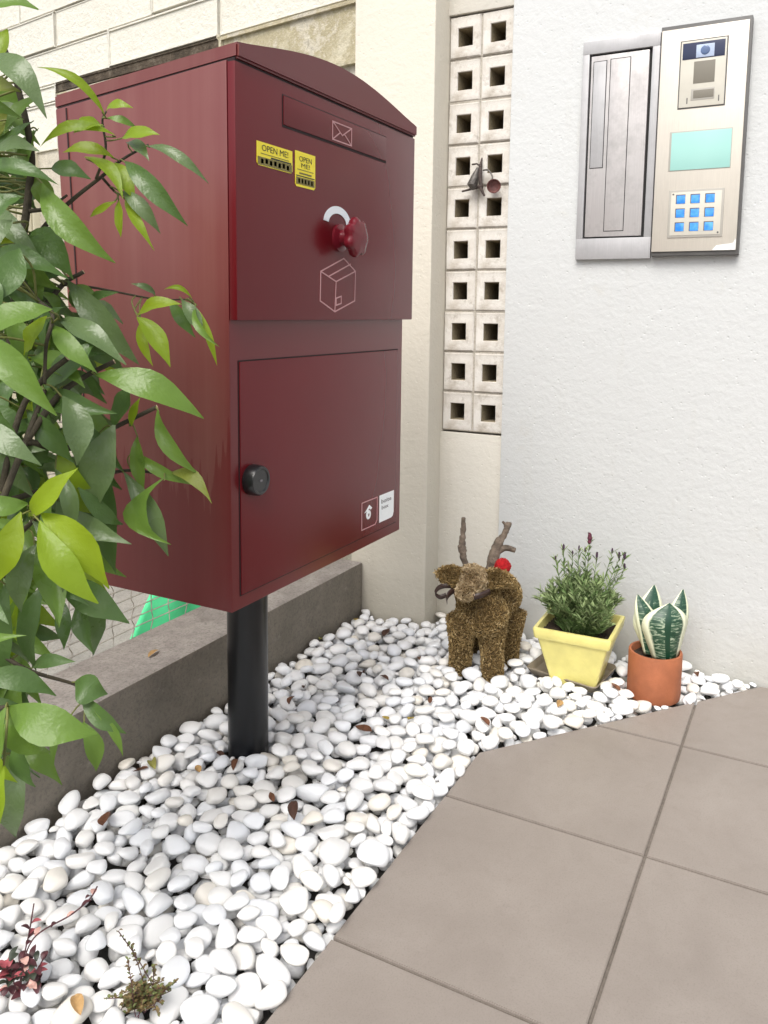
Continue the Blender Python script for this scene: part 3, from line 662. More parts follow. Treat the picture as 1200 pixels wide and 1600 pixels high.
# camera unit
ca = yz(1063, 115, XI)[0]; cb = yz(1134, 110, XI)[0]; cz1 = yz(1100, 62, XI)[1]; cz0 = yz(1098, 166, XI)[1]
cu = pbox('camera_unit', XI-.0035, .0040, ca, cb, cz0, cz1, M['bezel'], ic, .002)
MB().box((XI-.0006, cb-.003, cz0-.003), (XI+.001, ca+.003, cz1+.003), .0004).build('unit_edge', M['dark_frame'], cu)
wz = cz1-.046
pbox('camera_window', XI-.0042, .001, ca-.004, cb+.004, wz, cz1-.005, M['lens_window'], cu, .0003)
cm = (ca+cb)/2-.004
pbox('camera_plate', XI-.0048, .001, cm+.022, cm-.022, wz+.002, wz+.034, M['lens_plate'], cu, .0003)
MB().lathe((XI-.0047, cm, wz+.019), [(0, -.0022), (.008, -.0020), (.0105, -.0014), (.0115, -.0001)], 24, axis=0).build('lens', M['lens'], cu, smooth=True)
pbox('speaker_grille', XI-.0040, .0008, cm+.026, cm-.026, cz0+.058, wz-.007, M['grille'], cu, .0003)
pbox('call_recess', XI-.0041, .0008, cm+.030, cm-.028, cz0+.016, cz0+.045, M['bezel_edge'], cu, .0003)
pbox('call_grille', XI-.0047, .0008, cm+.024, cm-.026, cz0+.021, cz0+.041, M['grille'], cu, .0003)
for s in (1, -1): pbox('screw_slot', XI-.0040, .0008, cm+.040*s, cm+.0375*s, cz0+.009, cz0+.024, M['dark_frame'], cu, 0)
# screen
sa, sz1 = yz(1047, 207, XI); sb, _ = yz(1145, 199, XI); _, sz0 = yz(1043, 268, XI)
sc = pbox('screen_frame', XI-.0012, .0018, sa, sb, sz0, sz1, M['bezel_edge'], ic, .0004)
pbox('screen', XI-.0019, .001, sa-.005, sb+.0012, sz0+.001, sz1-.003, M['lcd'], sc, .0003)
# keypad
ka, kz1 = yz(1046, 298, XI); kb, _ = yz(1133, 290, XI); _, kz0 = yz(1042, 372, XI)
kp = pbox('keypad', XI-.0022, .003, ka, kb, kz0, kz1, M['bezel_edge'], ic, .0012)
pbox('keypad_face', XI-.0030, .001, ka-.006, kb+.006, kz0+.006, kz1-.006, M['bezel'], kp, .0005)
for yy, zz in ((ka-.011, kz1-.011), (kb+.011, kz0+.011)): MB().lathe((XI-.0029, yy, zz), [(0, -.0008), (.0022, -.0007), (.0026, 0)], 12, axis=0).build('screw', M['dark_frame'], kp, smooth=True)
for r in range(3):
    for c_ in range(3):
        yc_ = (ka+kb)/2+(1-c_)*.0365+.0015; zc_ = (kz0+kz1)/2+(1-r)*.036+.001
        pbox('key_shade', XI-.0034, .001, yc_+.0128, yc_-.0110, zc_-.0110, zc_+.0130, M['dark_frame'], kp, 0)  # dark rim offset up and left: painted inset shadow around the key
        k_ = pbox('key', XI-.0037, .0012, yc_+.0105, yc_-.0105, zc_-.0105, zc_+.0105, M['key'], kp, .0004)
        v, f = text_mesh(str(r*3+c_+1), .012); v = np.stack([np.full(len(v), XI-.0042), yc_-v[:, 0], zc_+v[:, 1]], 1)
        mesh('lettering', v, f, M['lens_window'], k_) if False else None
MB().prism([(XI-.0002, y1+.060, zb+.001), (XI-.0002, y1+.003, zb+.001), (XI-.0002, y1+.003, zb+.030), (XI-.0002, y1+.010, zb+.018), (XI-.0002, y1+.050, zb+.013)], (-.0006, 0, 0)).build('worn_sticker', M['white_sticker'], ic)

# ================================================================== HANGING ORNAMENT on the vent blocks
XO = XR-.022
def od(x, y, dx=0): p = P(x, y, 0, XO+dx); return p
orn = thing('hanging_bell', tuple(od(752, 290)), 'small rusty iron bell ornament hanging on the vent blocks', 'bell')
MB().tube([od(753, 247, .02), od(751, 258, .004), od(750, 275), od(752, 296), od(757, 306)], [.002, .005, .0065, .005, .003], 8).build('hanger', M['rust'], orn, smooth=True)
MB().tube([od(738, 257, .006), od(745, 256), od(752, 260)], .0028, 6).build('hook', M['rust'], orn)
MB().tube([od(747, 262), od(742, 277, -.006), od(738, 288, -.008), od(741, 295, -.004)], [.004, .012, .016, .010], 10).build('leaf_shell', M['grey_shell'], orn, smooth=True)
MB().tube([od(722, 299, .004), od(738, 295), od(754, 290)], [.0028, .0042, .006], 8).build('clapper_arm', M['rust'], orn, smooth=True)
MB().tube(bez([od(755, 266), od(763, 266, -.006), od(769, 275, -.01), od(769, 283, -.012)], 5), .0025, 6).build('wire_arm', M['grey_shell'], orn)
ctr = od(771, 290, -.004); ax = np.array([-.86, -.42, -.25]); ax /= np.linalg.norm(ax); u_ = np.cross(ax, [0, 0, 1]); u_ /= np.linalg.norm(u_); v_ = np.cross(ax, u_)
V = []; pr = [(.004, -.030), (.010, -.026), (.014, -.014), (.019, -.002), (.021, 0), (.0185, 0), (.015, -.006), (.0, -.010)]
for r_, h in pr:
    for a in np.linspace(0, 2*math.pi, 24, endpoint=False): V.append(ctr+ax*(h+.012)+u_*r_*math.cos(a)+v_*r_*math.sin(a))
F = [(i*24+j, i*24+(j+1) % 24, (i+1)*24+(j+1) % 24, (i+1)*24+j) for i in range(len(pr)-1) for j in range(24)]
MB().add(V, F).build('bell_mouth', M['rust_red'], orn, smooth=True)

# ================================================================== PEBBLES (dropped one by one on a height map)
gx0, gy0, RES = .30, .02, .004; GX, GY = int((2.42-gx0)/RES), int((1.30-gy0)/RES)
XX, YY = np.meshgrid(gx0+(np.arange(GX)+.5)*RES, gy0+(np.arange(GY)+.5)*RES, indexing='ij')
H = np.full((GX, GY), ZBED)
bad = (YY > YL-.002) | (YY < TE+.001) & (XX < DG[0][0])
dd = (XX-DG[0][0])*n_d[0]+(YY-DG[0][1])*n_d[1]
bad |= (dd > -.001) & (XX >= DG[0][0]); bad |= (YY < TE+.001) & (dd > -.001)
bad |= (XX > XW-.002) & (YY < .85); bad |= (XX > XC-.002) & (YY > cyR); bad |= XX > XR-.002
def disc(x, y, r): return (XX-x)**2+(YY-y)**2 < r*r
bad |= disc(1.44, 1.10, .047)
H[bad] = .5
tile_m = bad & (YY < TE+.004) & (dd > -.004) & ((YY > TE-.007) | (dd < .007))
H[tile_m] = .0006                    # stones may lean on the tile edge, never start on it
# pots and figure: footprints known now, blocked before the upper pebbles go in
SA = np.array([[2.136, .662], [2.098, .470], [2.262, .452], [2.300, .640]])       # saucer corners on the ground
def in_poly(poly):
    m = np.ones_like(XX, bool)
    c = poly.mean(0)
    for i in range(len(poly)):
        a, b = poly[i], poly[(i+1) % len(poly)]; n = np.array([-(b-a)[1], (b-a)[0]]); s = np.sign((c-a)@n); m &= ((XX-a[0])*n[0]+(YY-a[1])*n[1])*s >= 0
    return m
foot_s = in_poly(SA.mean(0)+(SA-SA.mean(0))*1.05); TPX, TPY, TPR = 2.196, .335, .0685; foot_t = disc(TPX, TPY, TPR+.004)
deer_feet = [(2.075, .842), (2.078, .745), (2.20, .745), (2.20, .845)]
foot_d = np.zeros_like(foot_s)
for x, y in deer_feet: foot_d |= disc(x, y, .031)
pebbles = []
def ico(sub):
    bm = bmesh.new(); bmesh.ops.create_icosphere(bm, subdivisions=sub, radius=1); bm.verts.ensure_lookup_table(); bm.verts.index_update()
    v = np.array([q.co for q in bm.verts]); f = [tuple(q.index for q in fc.verts) for fc in bm.faces]; bm.free(); return v, f
def drop(n, top, K, amin, amax, flat_):
    k = 0
    for _ in range(n):
        a = rng.uniform(amin, amax)*(1.18 if rng.random() < .12 else 1); b = a*rng.uniform(.58, .92); c = a*rng.uniform(.40, .60)
        best = None
        if _ % 40 == 0: lows = np.argwhere((~bad) & (H <= np.percentile(H[~bad], 22)))
        for _k in range(K):
            ang = rng.uniform(0, 2*math.pi); tl = abs(rng.normal(0, flat_)); td = rng.uniform(0, 2*math.pi)
            Rm = np.array(Matrix.Rotation(tl, 3, Vector((math.cos(td), math.sin(td), 0))) @ Matrix.Rotation(ang, 3, 'Z'))
            A = Rm@np.diag([1/a**2, 1/b**2, 1/c**2])@Rm.T
            ix, iy = rng.integers(8, GX-8), rng.integers(8, GY-8)
            if _k % 2 == 0: ix, iy = np.clip(lows[rng.integers(len(lows))], 8, (GX-9, GY-9))
            if bad[ix, iy]: continue
            cx_, cy_ = XX[ix, iy], YY[ix, iy]; h = int(a/RES)+1
            i0, i1, j0, j1 = max(ix-h, 0), min(ix+h+1, GX), max(iy-h, 0), min(iy+h+1, GY)
            dx, dy = XX[i0:i1, j0:j1]-cx_, YY[i0:i1, j0:j1]-cy_
            B = A[0, 2]*dx+A[1, 2]*dy; Cq = A[0, 0]*dx*dx+2*A[0, 1]*dx*dy+A[1, 1]*dy*dy-1; disc_ = B*B-A[2, 2]*Cq
            m = disc_ > 0
            sq = np.sqrt(np.where(m, disc_, 0)); lo = (-B-sq)/A[2, 2]; hi = (-B+sq)/A[2, 2]
            hh = H[i0:i1, j0:j1]
            zc_ = np.where(m, hh-lo, -9).max() - .0015
            zt_ = zc_+np.where(m, hi, -9).max()
            if zt_ > top: continue
            sc_ = zc_+c*.9*tl
            if best is None or sc_ < best[0]: best = (sc_, cx_, cy_, zc_, a, b, c, Rm, (i0, i1, j0, j1), m, hi+zc_)
        if best is None: continue
        _, cx_, cy_, zc_, a, b, c, Rm, (i0, i1, j0, j1), m, hi = best
        sub = H[i0:i1, j0:j1]; sub[m] = np.maximum(sub[m], hi[m]); ID[i0:i1, j0:j1][m & (hi >= sub-1e-9)] = len(pebbles)
        pebbles.append((cx_, cy_, zc_, a, b, c, Rm)); k += 1
    return k
ID = np.full((GX, GY), -1)
n1 = drop(1100, .002, 12, .016, .025, .20)
BASE = {}
for nm, m in (('s', foot_s), ('t', foot_t), ('d', foot_d)):
    BASE[nm] = float(np.percentile(H[m & ~bad], 93)); 
for m in (foot_s, foot_t, foot_d): H[m] = np.maximum(H[m], .5); bad |= m
n2 = drop(500, .006, 14, .010, .016, .4); n2 += drop(1500, .038, 22, .0195, .0310, .28); n2 += drop(500, .014, 12, .009, .014, .4)
print('pebbles', n1, n2, BASE)
PV = [ico(2), ico(3)]
def pebble_mesh(k, sub):
    v, f = PV[sub-2]; v = v.copy(); rr = np.random.default_rng(100+k)
    s = np.sign(v); p = rr.uniform(.84, 1.06, 3)
    v2 = s*np.abs(v)**p
    for _ in range(7):
        d = rr.normal(size=3); d /= np.linalg.norm(d); q = v2@d; v2 = v2+np.outer(np.maximum(0, q-rr.uniform(.35, .78))*(-rr.uniform(.25, .7)), d)
    d = rr.normal(size=(3, 3)); v2 = v2*(1+.05*np.sin(v@d.T*1.7).sum(1, keepdims=True)/2)
    return v2/np.abs(v2).max(0), f
PM = []
for k in range(16):
    v, f = pebble_mesh(k, 3); me = bpy.data.meshes.new('pebble'); me.from_pydata(v.tolist(), [], f); me.shade_smooth(); me.materials.append(M['pebble']); PM.append(me)
vis = np.bincount(ID[ID >= 0].ravel(), minlength=len(pebbles))
score = []
for i, (x, y, z, a, b, c, Rm) in enumerate(pebbles):
    u, v, dz = pix((x, y, z)); inside = -5 < u < 1205 and -5 < v < 1605
    score.append(vis[i]*RES*RES/dz**2 if inside else 0)
order = np.argsort(-np.array(score)); single = set(order[:300].tolist())
sv, sf_ = [], []; lowv = [pebble_mesh(k, 2) for k in range(16)]
rest = MB(); VV = []; FF = []; base = 0
for i, (x, y, z, a, b, c, Rm) in enumerate(pebbles):
    k = i % 16
    if i in single:
        o = link('pebble', PM[k]); M4 = Matrix(Rm.tolist()).to_4x4(); o.matrix_world = Matrix.Translation((x, y, z)) @ M4 @ Matrix.Diagonal((a, b, c, 1))
        tag(o, 'smooth white pebble lying in the gravel bed beside the tiles', 'pebble', 'white pebbles in the gravel bed')
    else:
        v, f = lowv[k]; VV.append((v*np.array([a, b, c]))@Rm.T+np.array([x, y, z])); FF += [tuple(q+base for q in t_) for t_ in f]; base += len(v)
o = mesh('pebble_filling', np.concatenate(VV), FF, M['pebble'], smooth=True)
tag(o, 'white pebbles filling the bed between wall and tiles', 'pebbles', kind='stuff')
def hgt(x, y, r=1):
    i, j = int((x-gx0)/RES), int((y-gy0)/RES); s = H[max(i-r, 0):i+r+1, max(j-r, 0):j+r+1]; s = s[s < .2]
    return float(s.max()) if s.size else .0

# ================================================================== FALLEN LEAVES
def leaf_shape(L, W, n=7, fold=.25, curl=.3, seed=0):
    rr = random.Random(seed); V = []; uv = []
    for i in range(n+1):
        t = i/n; w_ = W*.5*(math.sin(math.pi*min(1, t**.85))**.8)*(1-.25*t)+.0006
        zc_ = curl*L*(4*t*(1-t))*.35
        for j in (-2, -1, 0, 1, 2):
            q = j/2; V.append((t*L-.5*L, q*w_, zc_+abs(q)*w_*fold*2+rr.uniform(-.03, .03)*W)); uv.append((q*.5+.5, t))
    F = [(i*5+j, (i+1)*5+j, (i+1)*5+j+1, i*5+j+1) for i in range(n) for j in range(4)]
    return np.array(V), F, uv
FL = [(165, 1298, .052, .026, 40, 'dead_brown', 'broad rust-brown leaf standing among pebbles left of the post'),
      (240, 1203, .050, .020, 55, 'dead_olive', 'olive-yellow fallen leaf on pebbles near the low wall'),
      (220, 1214, .034, .014, 110, 'dead_brown', 'thin brown leaf beside the olive-yellow leaf near the low wall'),
      (368, 1206, .044, .014, 25, 'dead_brown', 'slim reddish brown leaf just in front of the black post'),
      (344, 1176, .030, .012, 80, 'dead_dark', 'small dark leaf tucked beside the foot of the post'),
      (310, 1212, .026, .014, 60, 'dead_tan', 'small tan leaf left of the slim brown leaf by the post'),
      (603, 998, .058, .024, 10, 'dead_dark', 'dark brown leaf on pebbles below the cream pillar'),
      (556, 974, .026, .018, 70, 'dead_yellow', 'small yellow leaf at the corner of low wall and pillar'),
      (500, 1000, .028, .014, 20, 'dead_olive', 'small olive leaf at the foot of the low wall right of the post'),
      (568, 1150, .060, .020, 75, 'dead_brown', 'upright reddish leaf in the middle of the gravel bed'),
      (602, 1134, .042, .014, 50, 'dead_yellow', 'curled yellow leaf right of the upright reddish leaf'),
      (642, 1140, .028, .012, 0, 'dead_yellow', 'small yellow leaf flake nearest the tile corner'),
      (456, 1108, .030, .018, 0, 'dead_brown', 'brown leaf scrap on pebbles right of the post'),
      (476, 1084, .040, .012, 35, 'dead_dark', 'thin dark leaf scrap behind the brown scrap right of the post'),
      (566, 1064, .050, .022, 20, 'dead_dark', 'crumpled dark leaf at the centre of the back pebbles'),
      (600, 1075, .030, .014, 80, 'dead_dark', 'tiny dark scrap next to the crumpled dark leaf'),
      (460, 1288, .046, .022, 30, 'dead_dark', 'crumpled brown leaf low in the middle of the bed'),
      (425, 1262, .026, .012, 50, 'dead_brown', 'tiny brown scrap above the crumpled leaf low in the bed'),
      (672, 1110, .030, .012, 20, 'dead_brown', 'small brown leaf in front of the reindeer'),
      (757, 1142, .034, .016, 60, 'dead_brown', 'brown leaf at the tile corner'),
      (962, 1082, .030, .014, 60, 'dead_brown', 'brown scrap between the two plant pots'),
      (1088, 1068, .026, .014, 20, 'dead_brown', 'brown scrap right of the terracotta pot'),
      (874, 1116, .036, .018, 0, 'dead_tan', 'tan leaf in front of the yellow pot'),
      (122, 1596, .040, .018, 60, 'dead_tan', 'tan-yellow leaf at the lower edge beside the thyme'),
      (655, 1036, .026, .012, 30, 'dead_brown', 'small brown leaf left of the reindeer front leg')]
for i, (x, y, L, W, a, m, lab) in enumerate(FL):
    p = P(x, y, 2, .008); V, F, uv = leaf_shape(L, W, seed=i, fold=.2+.3*random.random(), curl=random.uniform(-.2, .5))
    Rm = np.array((Matrix.Rotation(R_(a), 3, 'Z') @ Matrix.Rotation(R_(random.uniform(-25, 25)), 3, 'X') @ Matrix.Rotation(R_(random.uniform(-20, 20)), 3, 'Y')))
    V = V@Rm.T; hz = np.array([hgt(p[0]+v[0], p[1]+v[1], 0) for v in V]); zoff = np.percentile(hz-V[:, 2], 96)
    V = V+np.array([p[0], p[1], zoff+.001])
    o = mesh('fallen_leaf', V, F, M[m], loc=(p[0], p[1], zoff), smooth=True, uv=uv); tag(o, lab, 'leaf', 'fallen leaves on the pebbles')
p = P(240, 1022, 2, .184); V, F, uv = leaf_shape(.045, .014, seed=50, curl=.2); o = mesh('fallen_leaf', V@np.array(Matrix.Rotation(R_(10), 3, 'Z')).T+p+np.array([0, 0, -V[:, 2].min()+.001]), F, M['dead_tan'], loc=tuple(p), smooth=True)
tag(o, 'pale dry leaf lying on top of the low concrete wall', 'leaf', 'fallen leaves on the pebbles')

# ================================================================== YELLOW POT, SAUCER, LAVENDER
zs_ = BASE['s']+.006; SA = SA.mean(0)+(SA-SA.mean(0))*1.07
sc_c = SA.mean(0)
sa = MB()
def ring4(poly, z, k): c = poly.mean(0); return [(*(c+(p-c)*k), z) for p in poly]
def rounded(poly, z, k, r=.016, n=4):
    c = poly.mean(0); q = c+(poly-c)*k; out = []
    for i in range(4):
        a, b, d = q[i-1], q[i], q[(i+1) % 4]; e1 = (a-b)/np.linalg.norm(a-b); e2 = (d-b)/np.linalg.norm(d-b)
        for t_ in np.linspace(0, 1, n+1): p = (1-t_)**2*(b+e1*r)+2*t_*(1-t_)*b+t_*t_*(b+e2*r); out.append((*p, z))
    return out
def loft(rings, close0=True, close1=True):
    n = len(rings[0]); V = [p for r_ in rings for p in r_]
    F = [(i*n+j, i*n+(j+1) % n, (i+1)*n+(j+1) % n, (i+1)*n+j) for i in range(len(rings)-1) for j in range(n)]
    if close0: F.append(tuple(range(n))[::-1])
    if close1: F.append(tuple((len(rings)-1)*n+j for j in range(n)))
    return MB().add(V, F)
o = loft([rounded(SA, zs_, .84), rounded(SA, zs_+.004, .90), rounded(SA, zs_+.022, 1.0), rounded(SA, zs_+.025, .985), rounded(SA, zs_+.022, .955), rounded(SA, zs_+.008, .88), rounded(SA, zs_+.006, .8)]).build('plant_saucer', M['saucer'], loc=(*sc_c, zs_), smooth=True)
tag(o, 'square grey-brown saucer under the yellow plant pot', 'saucer')
zp = zs_+.0065
# pot corners at the rim, from the photo, all on one level
zr = zp+.158
RC = np.array([P(835, 980, 2, zr)[:2], P(950, 1001, 2, zr)[:2], P(975, 961, 2, zr)[:2], P(866, 950, 2, zr)[:2]])
BC = np.array([P(862, 1060, 2, zp)[:2], P(927, 1073, 2, zp)[:2], P(941, 1059, 2, zp)[:2]]); 
cr = RC.mean(0)
e1 = RC[0]-RC[1]; e2 = RC[2]-RC[1]; ang = math.atan2(e1[1], e1[0]); side = .5*(np.linalg.norm(e1)+np.linalg.norm(e2))
ca_, sa_ = math.cos(ang), math.sin(ang); ux, uy = np.array([ca_, sa_]), np.array([-sa_, ca_])
if (cr-RC[1])@uy < 0: uy = -uy
def sq(k): return np.array([cr+ux*a*side*k/2+uy*b*side*k/2 for a, b in ((1, -1), (-1, -1), (-1, 1), (1, 1))])
print('pot side', side, cr)
rk = [(0, .615), (.012, .63), (.060, .745), (.130, .925), (.131, .985), (.134, 1.0), (.156, 1.03), (.160, 1.015), (.160, .93), (.150, .90), (.120, .845)]
yp_ = loft([rounded(sq(k), zp+h, 1, .007, 3) for h, k in rk]).build('plant_pot', M['ypot'], loc=(*cr, zp), smooth=True)
tag(yp_, 'yellow glazed square plant pot standing in a saucer', 'plant pot')
so_ = MB(); NS = 16; V = []
for i in range(NS+1):
    for j in range(NS+1):
        a, b = i/NS*2-1, j/NS*2-1; p = cr+ux*a*side*.445+uy*b*side*.445; V.append((*p, zp+.138+.006*math.sin(i*2.1+j*1.3)*math.sin(j*1.7)+random.uniform(-.003, .003)))
F = [(i*(NS+1)+j, (i+1)*(NS+1)+j, (i+1)*(NS+1)+j+1, i*(NS+1)+j+1) for i in range(NS) for j in range(NS)]
mesh('soil', V, F, M['soil'], yp_, smooth=True)
zl0 = zp+.137
lav = thing('lavender_plant', (*cr, zl0), 'bushy lavender with dark flower heads growing in the yellow pot', 'plant')
dl = pix((cr[0], cr[1], zl0+.1))[2]; ppm = FPX/dl
leafA, leafB, stems = MB(), MB(), MB(); rl = random.Random(5)
def blade(mb, p, d, L, W, droop=.2):
    d = np.array(d)/np.linalg.norm(d); s = np.cross(d, [0, 0, 1.]); s /= np.linalg.norm(s)+1e-9; n = np.cross(s, d)
    rr = rl.uniform(-1.2, 1.2); s = s*math.cos(rr)+n*math.sin(rr)
    m_ = p+d*L*.5; e = p+d*L+np.array([0, 0, -droop*L])
    mb.add([p-s*W*.25, p+s*W*.25, m_+s*W*.5, e, m_-s*W*.5], [(0, 1, 2, 3, 4)])
tips = []
def sprig(base, top, lean):
    pts = bez([base, base*.55+top*.45+np.array([lean[0]*.3, lean[1]*.3, .01]), top], 7); stems.tube(pts, [.0016-.0008*i/len(pts) for i in range(len(pts))], 4)
    for i, p in enumerate(pts):
        if i == 0: continue
        t_ = pts[min(i+1, len(pts)-1)]-pts[i-1]; t_ /= np.linalg.norm(t_)
        for k in range(3 if i < len(pts)-1 else 5):
            a = rl.uniform(0, 2*math.pi); o_ = np.array([math.cos(a), math.sin(a), rl.uniform(.1, .6)])
            blade(leafA if rl.random() < .25+.6*i/len(pts) else leafB, p+np.array([0, 0, rl.uniform(-.006, .006)]), t_*.75+o_*.8, rl.uniform(.022, .040)*(1-.25*i/len(pts)), rl.uniform(.0032, .0056), .12)
fl_tips = []
for k in range(175):
    a = rl.uniform(0, 2*math.pi); r_ = math.sqrt(rl.random()); b = cr+ux*math.cos(a)*r_*.045+uy*math.sin(a)*r_*.045
    hh = (.168-.075*r_**2)*rl.uniform(.55, 1.0); sp = .060*r_*rl.uniform(.7, 1.15)
    top = np.array([b[0]+math.cos(a)*sp*ux[0]+math.sin(a)*sp*uy[0], b[1]+math.cos(a)*sp*ux[1]+math.sin(a)*sp*uy[1], zl0+hh])
    if top[0] > XW-.012: top[0] = XW-.012
    sprig(np.array([b[0], b[1], zl0-.004]), top, (math.cos(a)*sp, math.sin(a)*sp))
for (x, y, hgt_, m) in ((922, 832, .030, 'lav_flower_red'), (881, 850, .016, 'lav_flower'), (905, 852, .012, 'lav_flower'), (895, 860, .011, 'lav_flower'), (933, 862, .016, 'lav_flower'), (957, 856, .014, 'lav_flower'), (968, 862, .017, 'lav_flower'), (976, 862, .020, 'lav_flower'), (976, 880, .016, 'lav_flower'), (868, 868, .011, 'lav_flower'), (914, 856, .011, 'lav_flower')):
    dpt = dl+rl.uniform(-.03, .03); tp = D(x, y, dpt); bt = tp+np.array([rl.uniform(-.004, .004), 0, -hgt_]); a = math.atan2(bt[1]-cr[1], bt[0]-cr[0])
    if tp[0] > XW-.01: tp[0] = XW-.012; bt[0] = XW-.012
    sprig(np.array([cr[0]+math.cos(a)*.03, cr[1]+math.sin(a)*.03, zl0-.003]), bt-np.array([0, 0, .004]), (0, 0))
    mb = MB(); nr = 6; V = []
    mb.tube([bt+(tp-bt)*q for q in np.linspace(-.1, 1, 7)], [hgt_*k for k in (.05, .20, .16, .23, .18, .17, .04)], 8)
    for q in range(10):
        a2 = rl.uniform(0, 6.28); blade(mb, bt+(tp-bt)*rl.uniform(.1, .9), (math.cos(a2), math.sin(a2), .8), hgt_*.32, hgt_*.16, 0)
    mb.build('flower_head', M[m], lav, fix=False)
stems.build('stems', M['lav_dark'], lav, fix=False)
tag(leafA.build('foliage', M['lav'], lav, fix=False), None, kind='stuff'); tag(leafB.build('old_foliage', M['lav_dark'], lav, fix=False), None, kind='stuff')

# ================================================================== TERRACOTTA POT + SNAKE PLANT
zt_ = BASE['t']; hp = .128
tp_ = MB().lathe((TPX, TPY, zt_), [(0, 0), (TPR-.006, 0), (TPR-.001, .004), (TPR, .012), (TPR, hp-.003), (TPR-.0015, hp), (TPR-.0065, hp), (TPR-.008, hp-.003), (TPR-.008, hp-.030), (0, hp-.030)], 56).build('terracotta_pot', M['terracotta'], loc=(TPX, TPY, zt_), smooth=True)
tag(tp_, 'plain round terracotta pot at the tile edge', 'plant pot')
V = [(TPX, TPY, zt_+hp-.018)]; F = []
for r_ in (.02, .04, TPR-.0085):
    for k in range(24): a = k/24*2*math.pi; V.append((TPX+r_*math.cos(a), TPY+r_*math.sin(a), zt_+hp-.018+random.uniform(-.003, .003)))
F = [(0, 1+k, 1+(k+1) % 24) for k in range(24)]+[(1+r_*24+k, 1+r_*24+24+k, 1+r_*24+24+(k+1) % 24, 1+r_*24+(k+1) % 24) for r_ in range(2) for k in range(24)]
mesh('soil', V, F, M['soil'], tp_, smooth=True)
zsn = zt_+hp-.022
sn = thing('snake_plant', (TPX, TPY, zsn), 'small snake plant with cream-edged banded leaves in the terracotta pot', 'plant')
ds = pix((TPX, TPY, zsn))[2]
# (base px, tip px, max half-width px, depth offset of base, of tip, cup)
for (b, mid, tp, hw, d0, d1, cup) in (((1040, 1030), (1040, 975), (1046, 943), 36, -.022, -.030, .9), ((1026, 1028), (1014, 970), (1022, 914), 25, .012, .022, .7), ((1016, 1022), (1011, 970), (996, 929), 17, -.004, .004, 1.0), ((1050, 1026), (1058, 970), (1067, 921), 18, .014, .022, .8)):
    pts = bez([D(*b, ds+d0), D(*mid, ds+(d0+d1)/2-.010), D(*tp, ds+d1)], 9); n = len(pts); V = []; uv = []
    for i, p in enumerate(pts):
        t_ = i/(n-1); w_ = hw/FPX*ds*((.50+1.05*t_-.0*t_) if t_ < .42 else (.941+.06*math.sin((t_-.42)*5))*max(0, (1-((t_-.42)/.58)**2.0))); w_ = max(w_, .0006)
        for j in range(-4, 5):
            q = j/4; V.append(p+rgt*q*w_-fwd*(cup*w_*(.45-.75*q*q))*(1-.6*t_)); uv.append((q*.5+.5, t_))
    F = [(i*9+j, i*9+j+1, (i+1)*9+j+1, (i+1)*9+j) for i in range(n-1) for j in range(8)]
    o = mesh('leaf', V, F, M['snake'], sn, smooth=True, uv=uv); so2 = o.modifiers.new('thick', 'SOLIDIFY'); so2.thickness = .0028; so2.offset = 1
# ================================================================== REINDEER
zd = BASE['d']-.004
rd = thing('reindeer_figure', (2.12, .79, zd), 'brown coir reindeer figure with twig antlers on the pebbles', 'figurine')
def blob(bm, c, r, rot=None):
    x = bmesh.ops.create_icosphere(bm, subdivisions=3, radius=1); M3 = (rot or Matrix.Identity(3)).to_4x4()
    bmesh.ops.transform(bm, matrix=Matrix.Translation(c) @ M3 @ Matrix.Diagonal((*r, 1)), verts=x['verts'])
def limb(bm, pts, rad):
    mb = MB().tube(pts, rad, 14); vs = [bm.verts.new(v) for v in mb.v]
    for f in mb.f: bm.faces.new([vs[i] for i in f])
def solid(bm, vox):
    me = bpy.data.meshes.new('tmp'); bm.to_mesh(me); bm.free(); o = bpy.data.objects.new('tmp', me); COL.objects.link(o)
    r_ = o.modifiers.new('r', 'REMESH'); r_.mode = 'VOXEL'; r_.voxel_size = vox; s_ = o.modifiers.new('s', 'SMOOTH'); s_.iterations = 5; s_.factor = .5
    dg = bpy.context.evaluated_depsgraph_get(); m2 = bpy.data.meshes.new_from_object(o.evaluated_get(dg)); bpy.data.objects.remove(o); bpy.data.meshes.remove(me)
    v = np.zeros(len(m2.vertices)*3); m2.vertices.foreach_get('co', v); f = [tuple(p.vertices) for p in m2.polygons]; bpy.data.meshes.remove(m2); return v.reshape(-1, 3), f
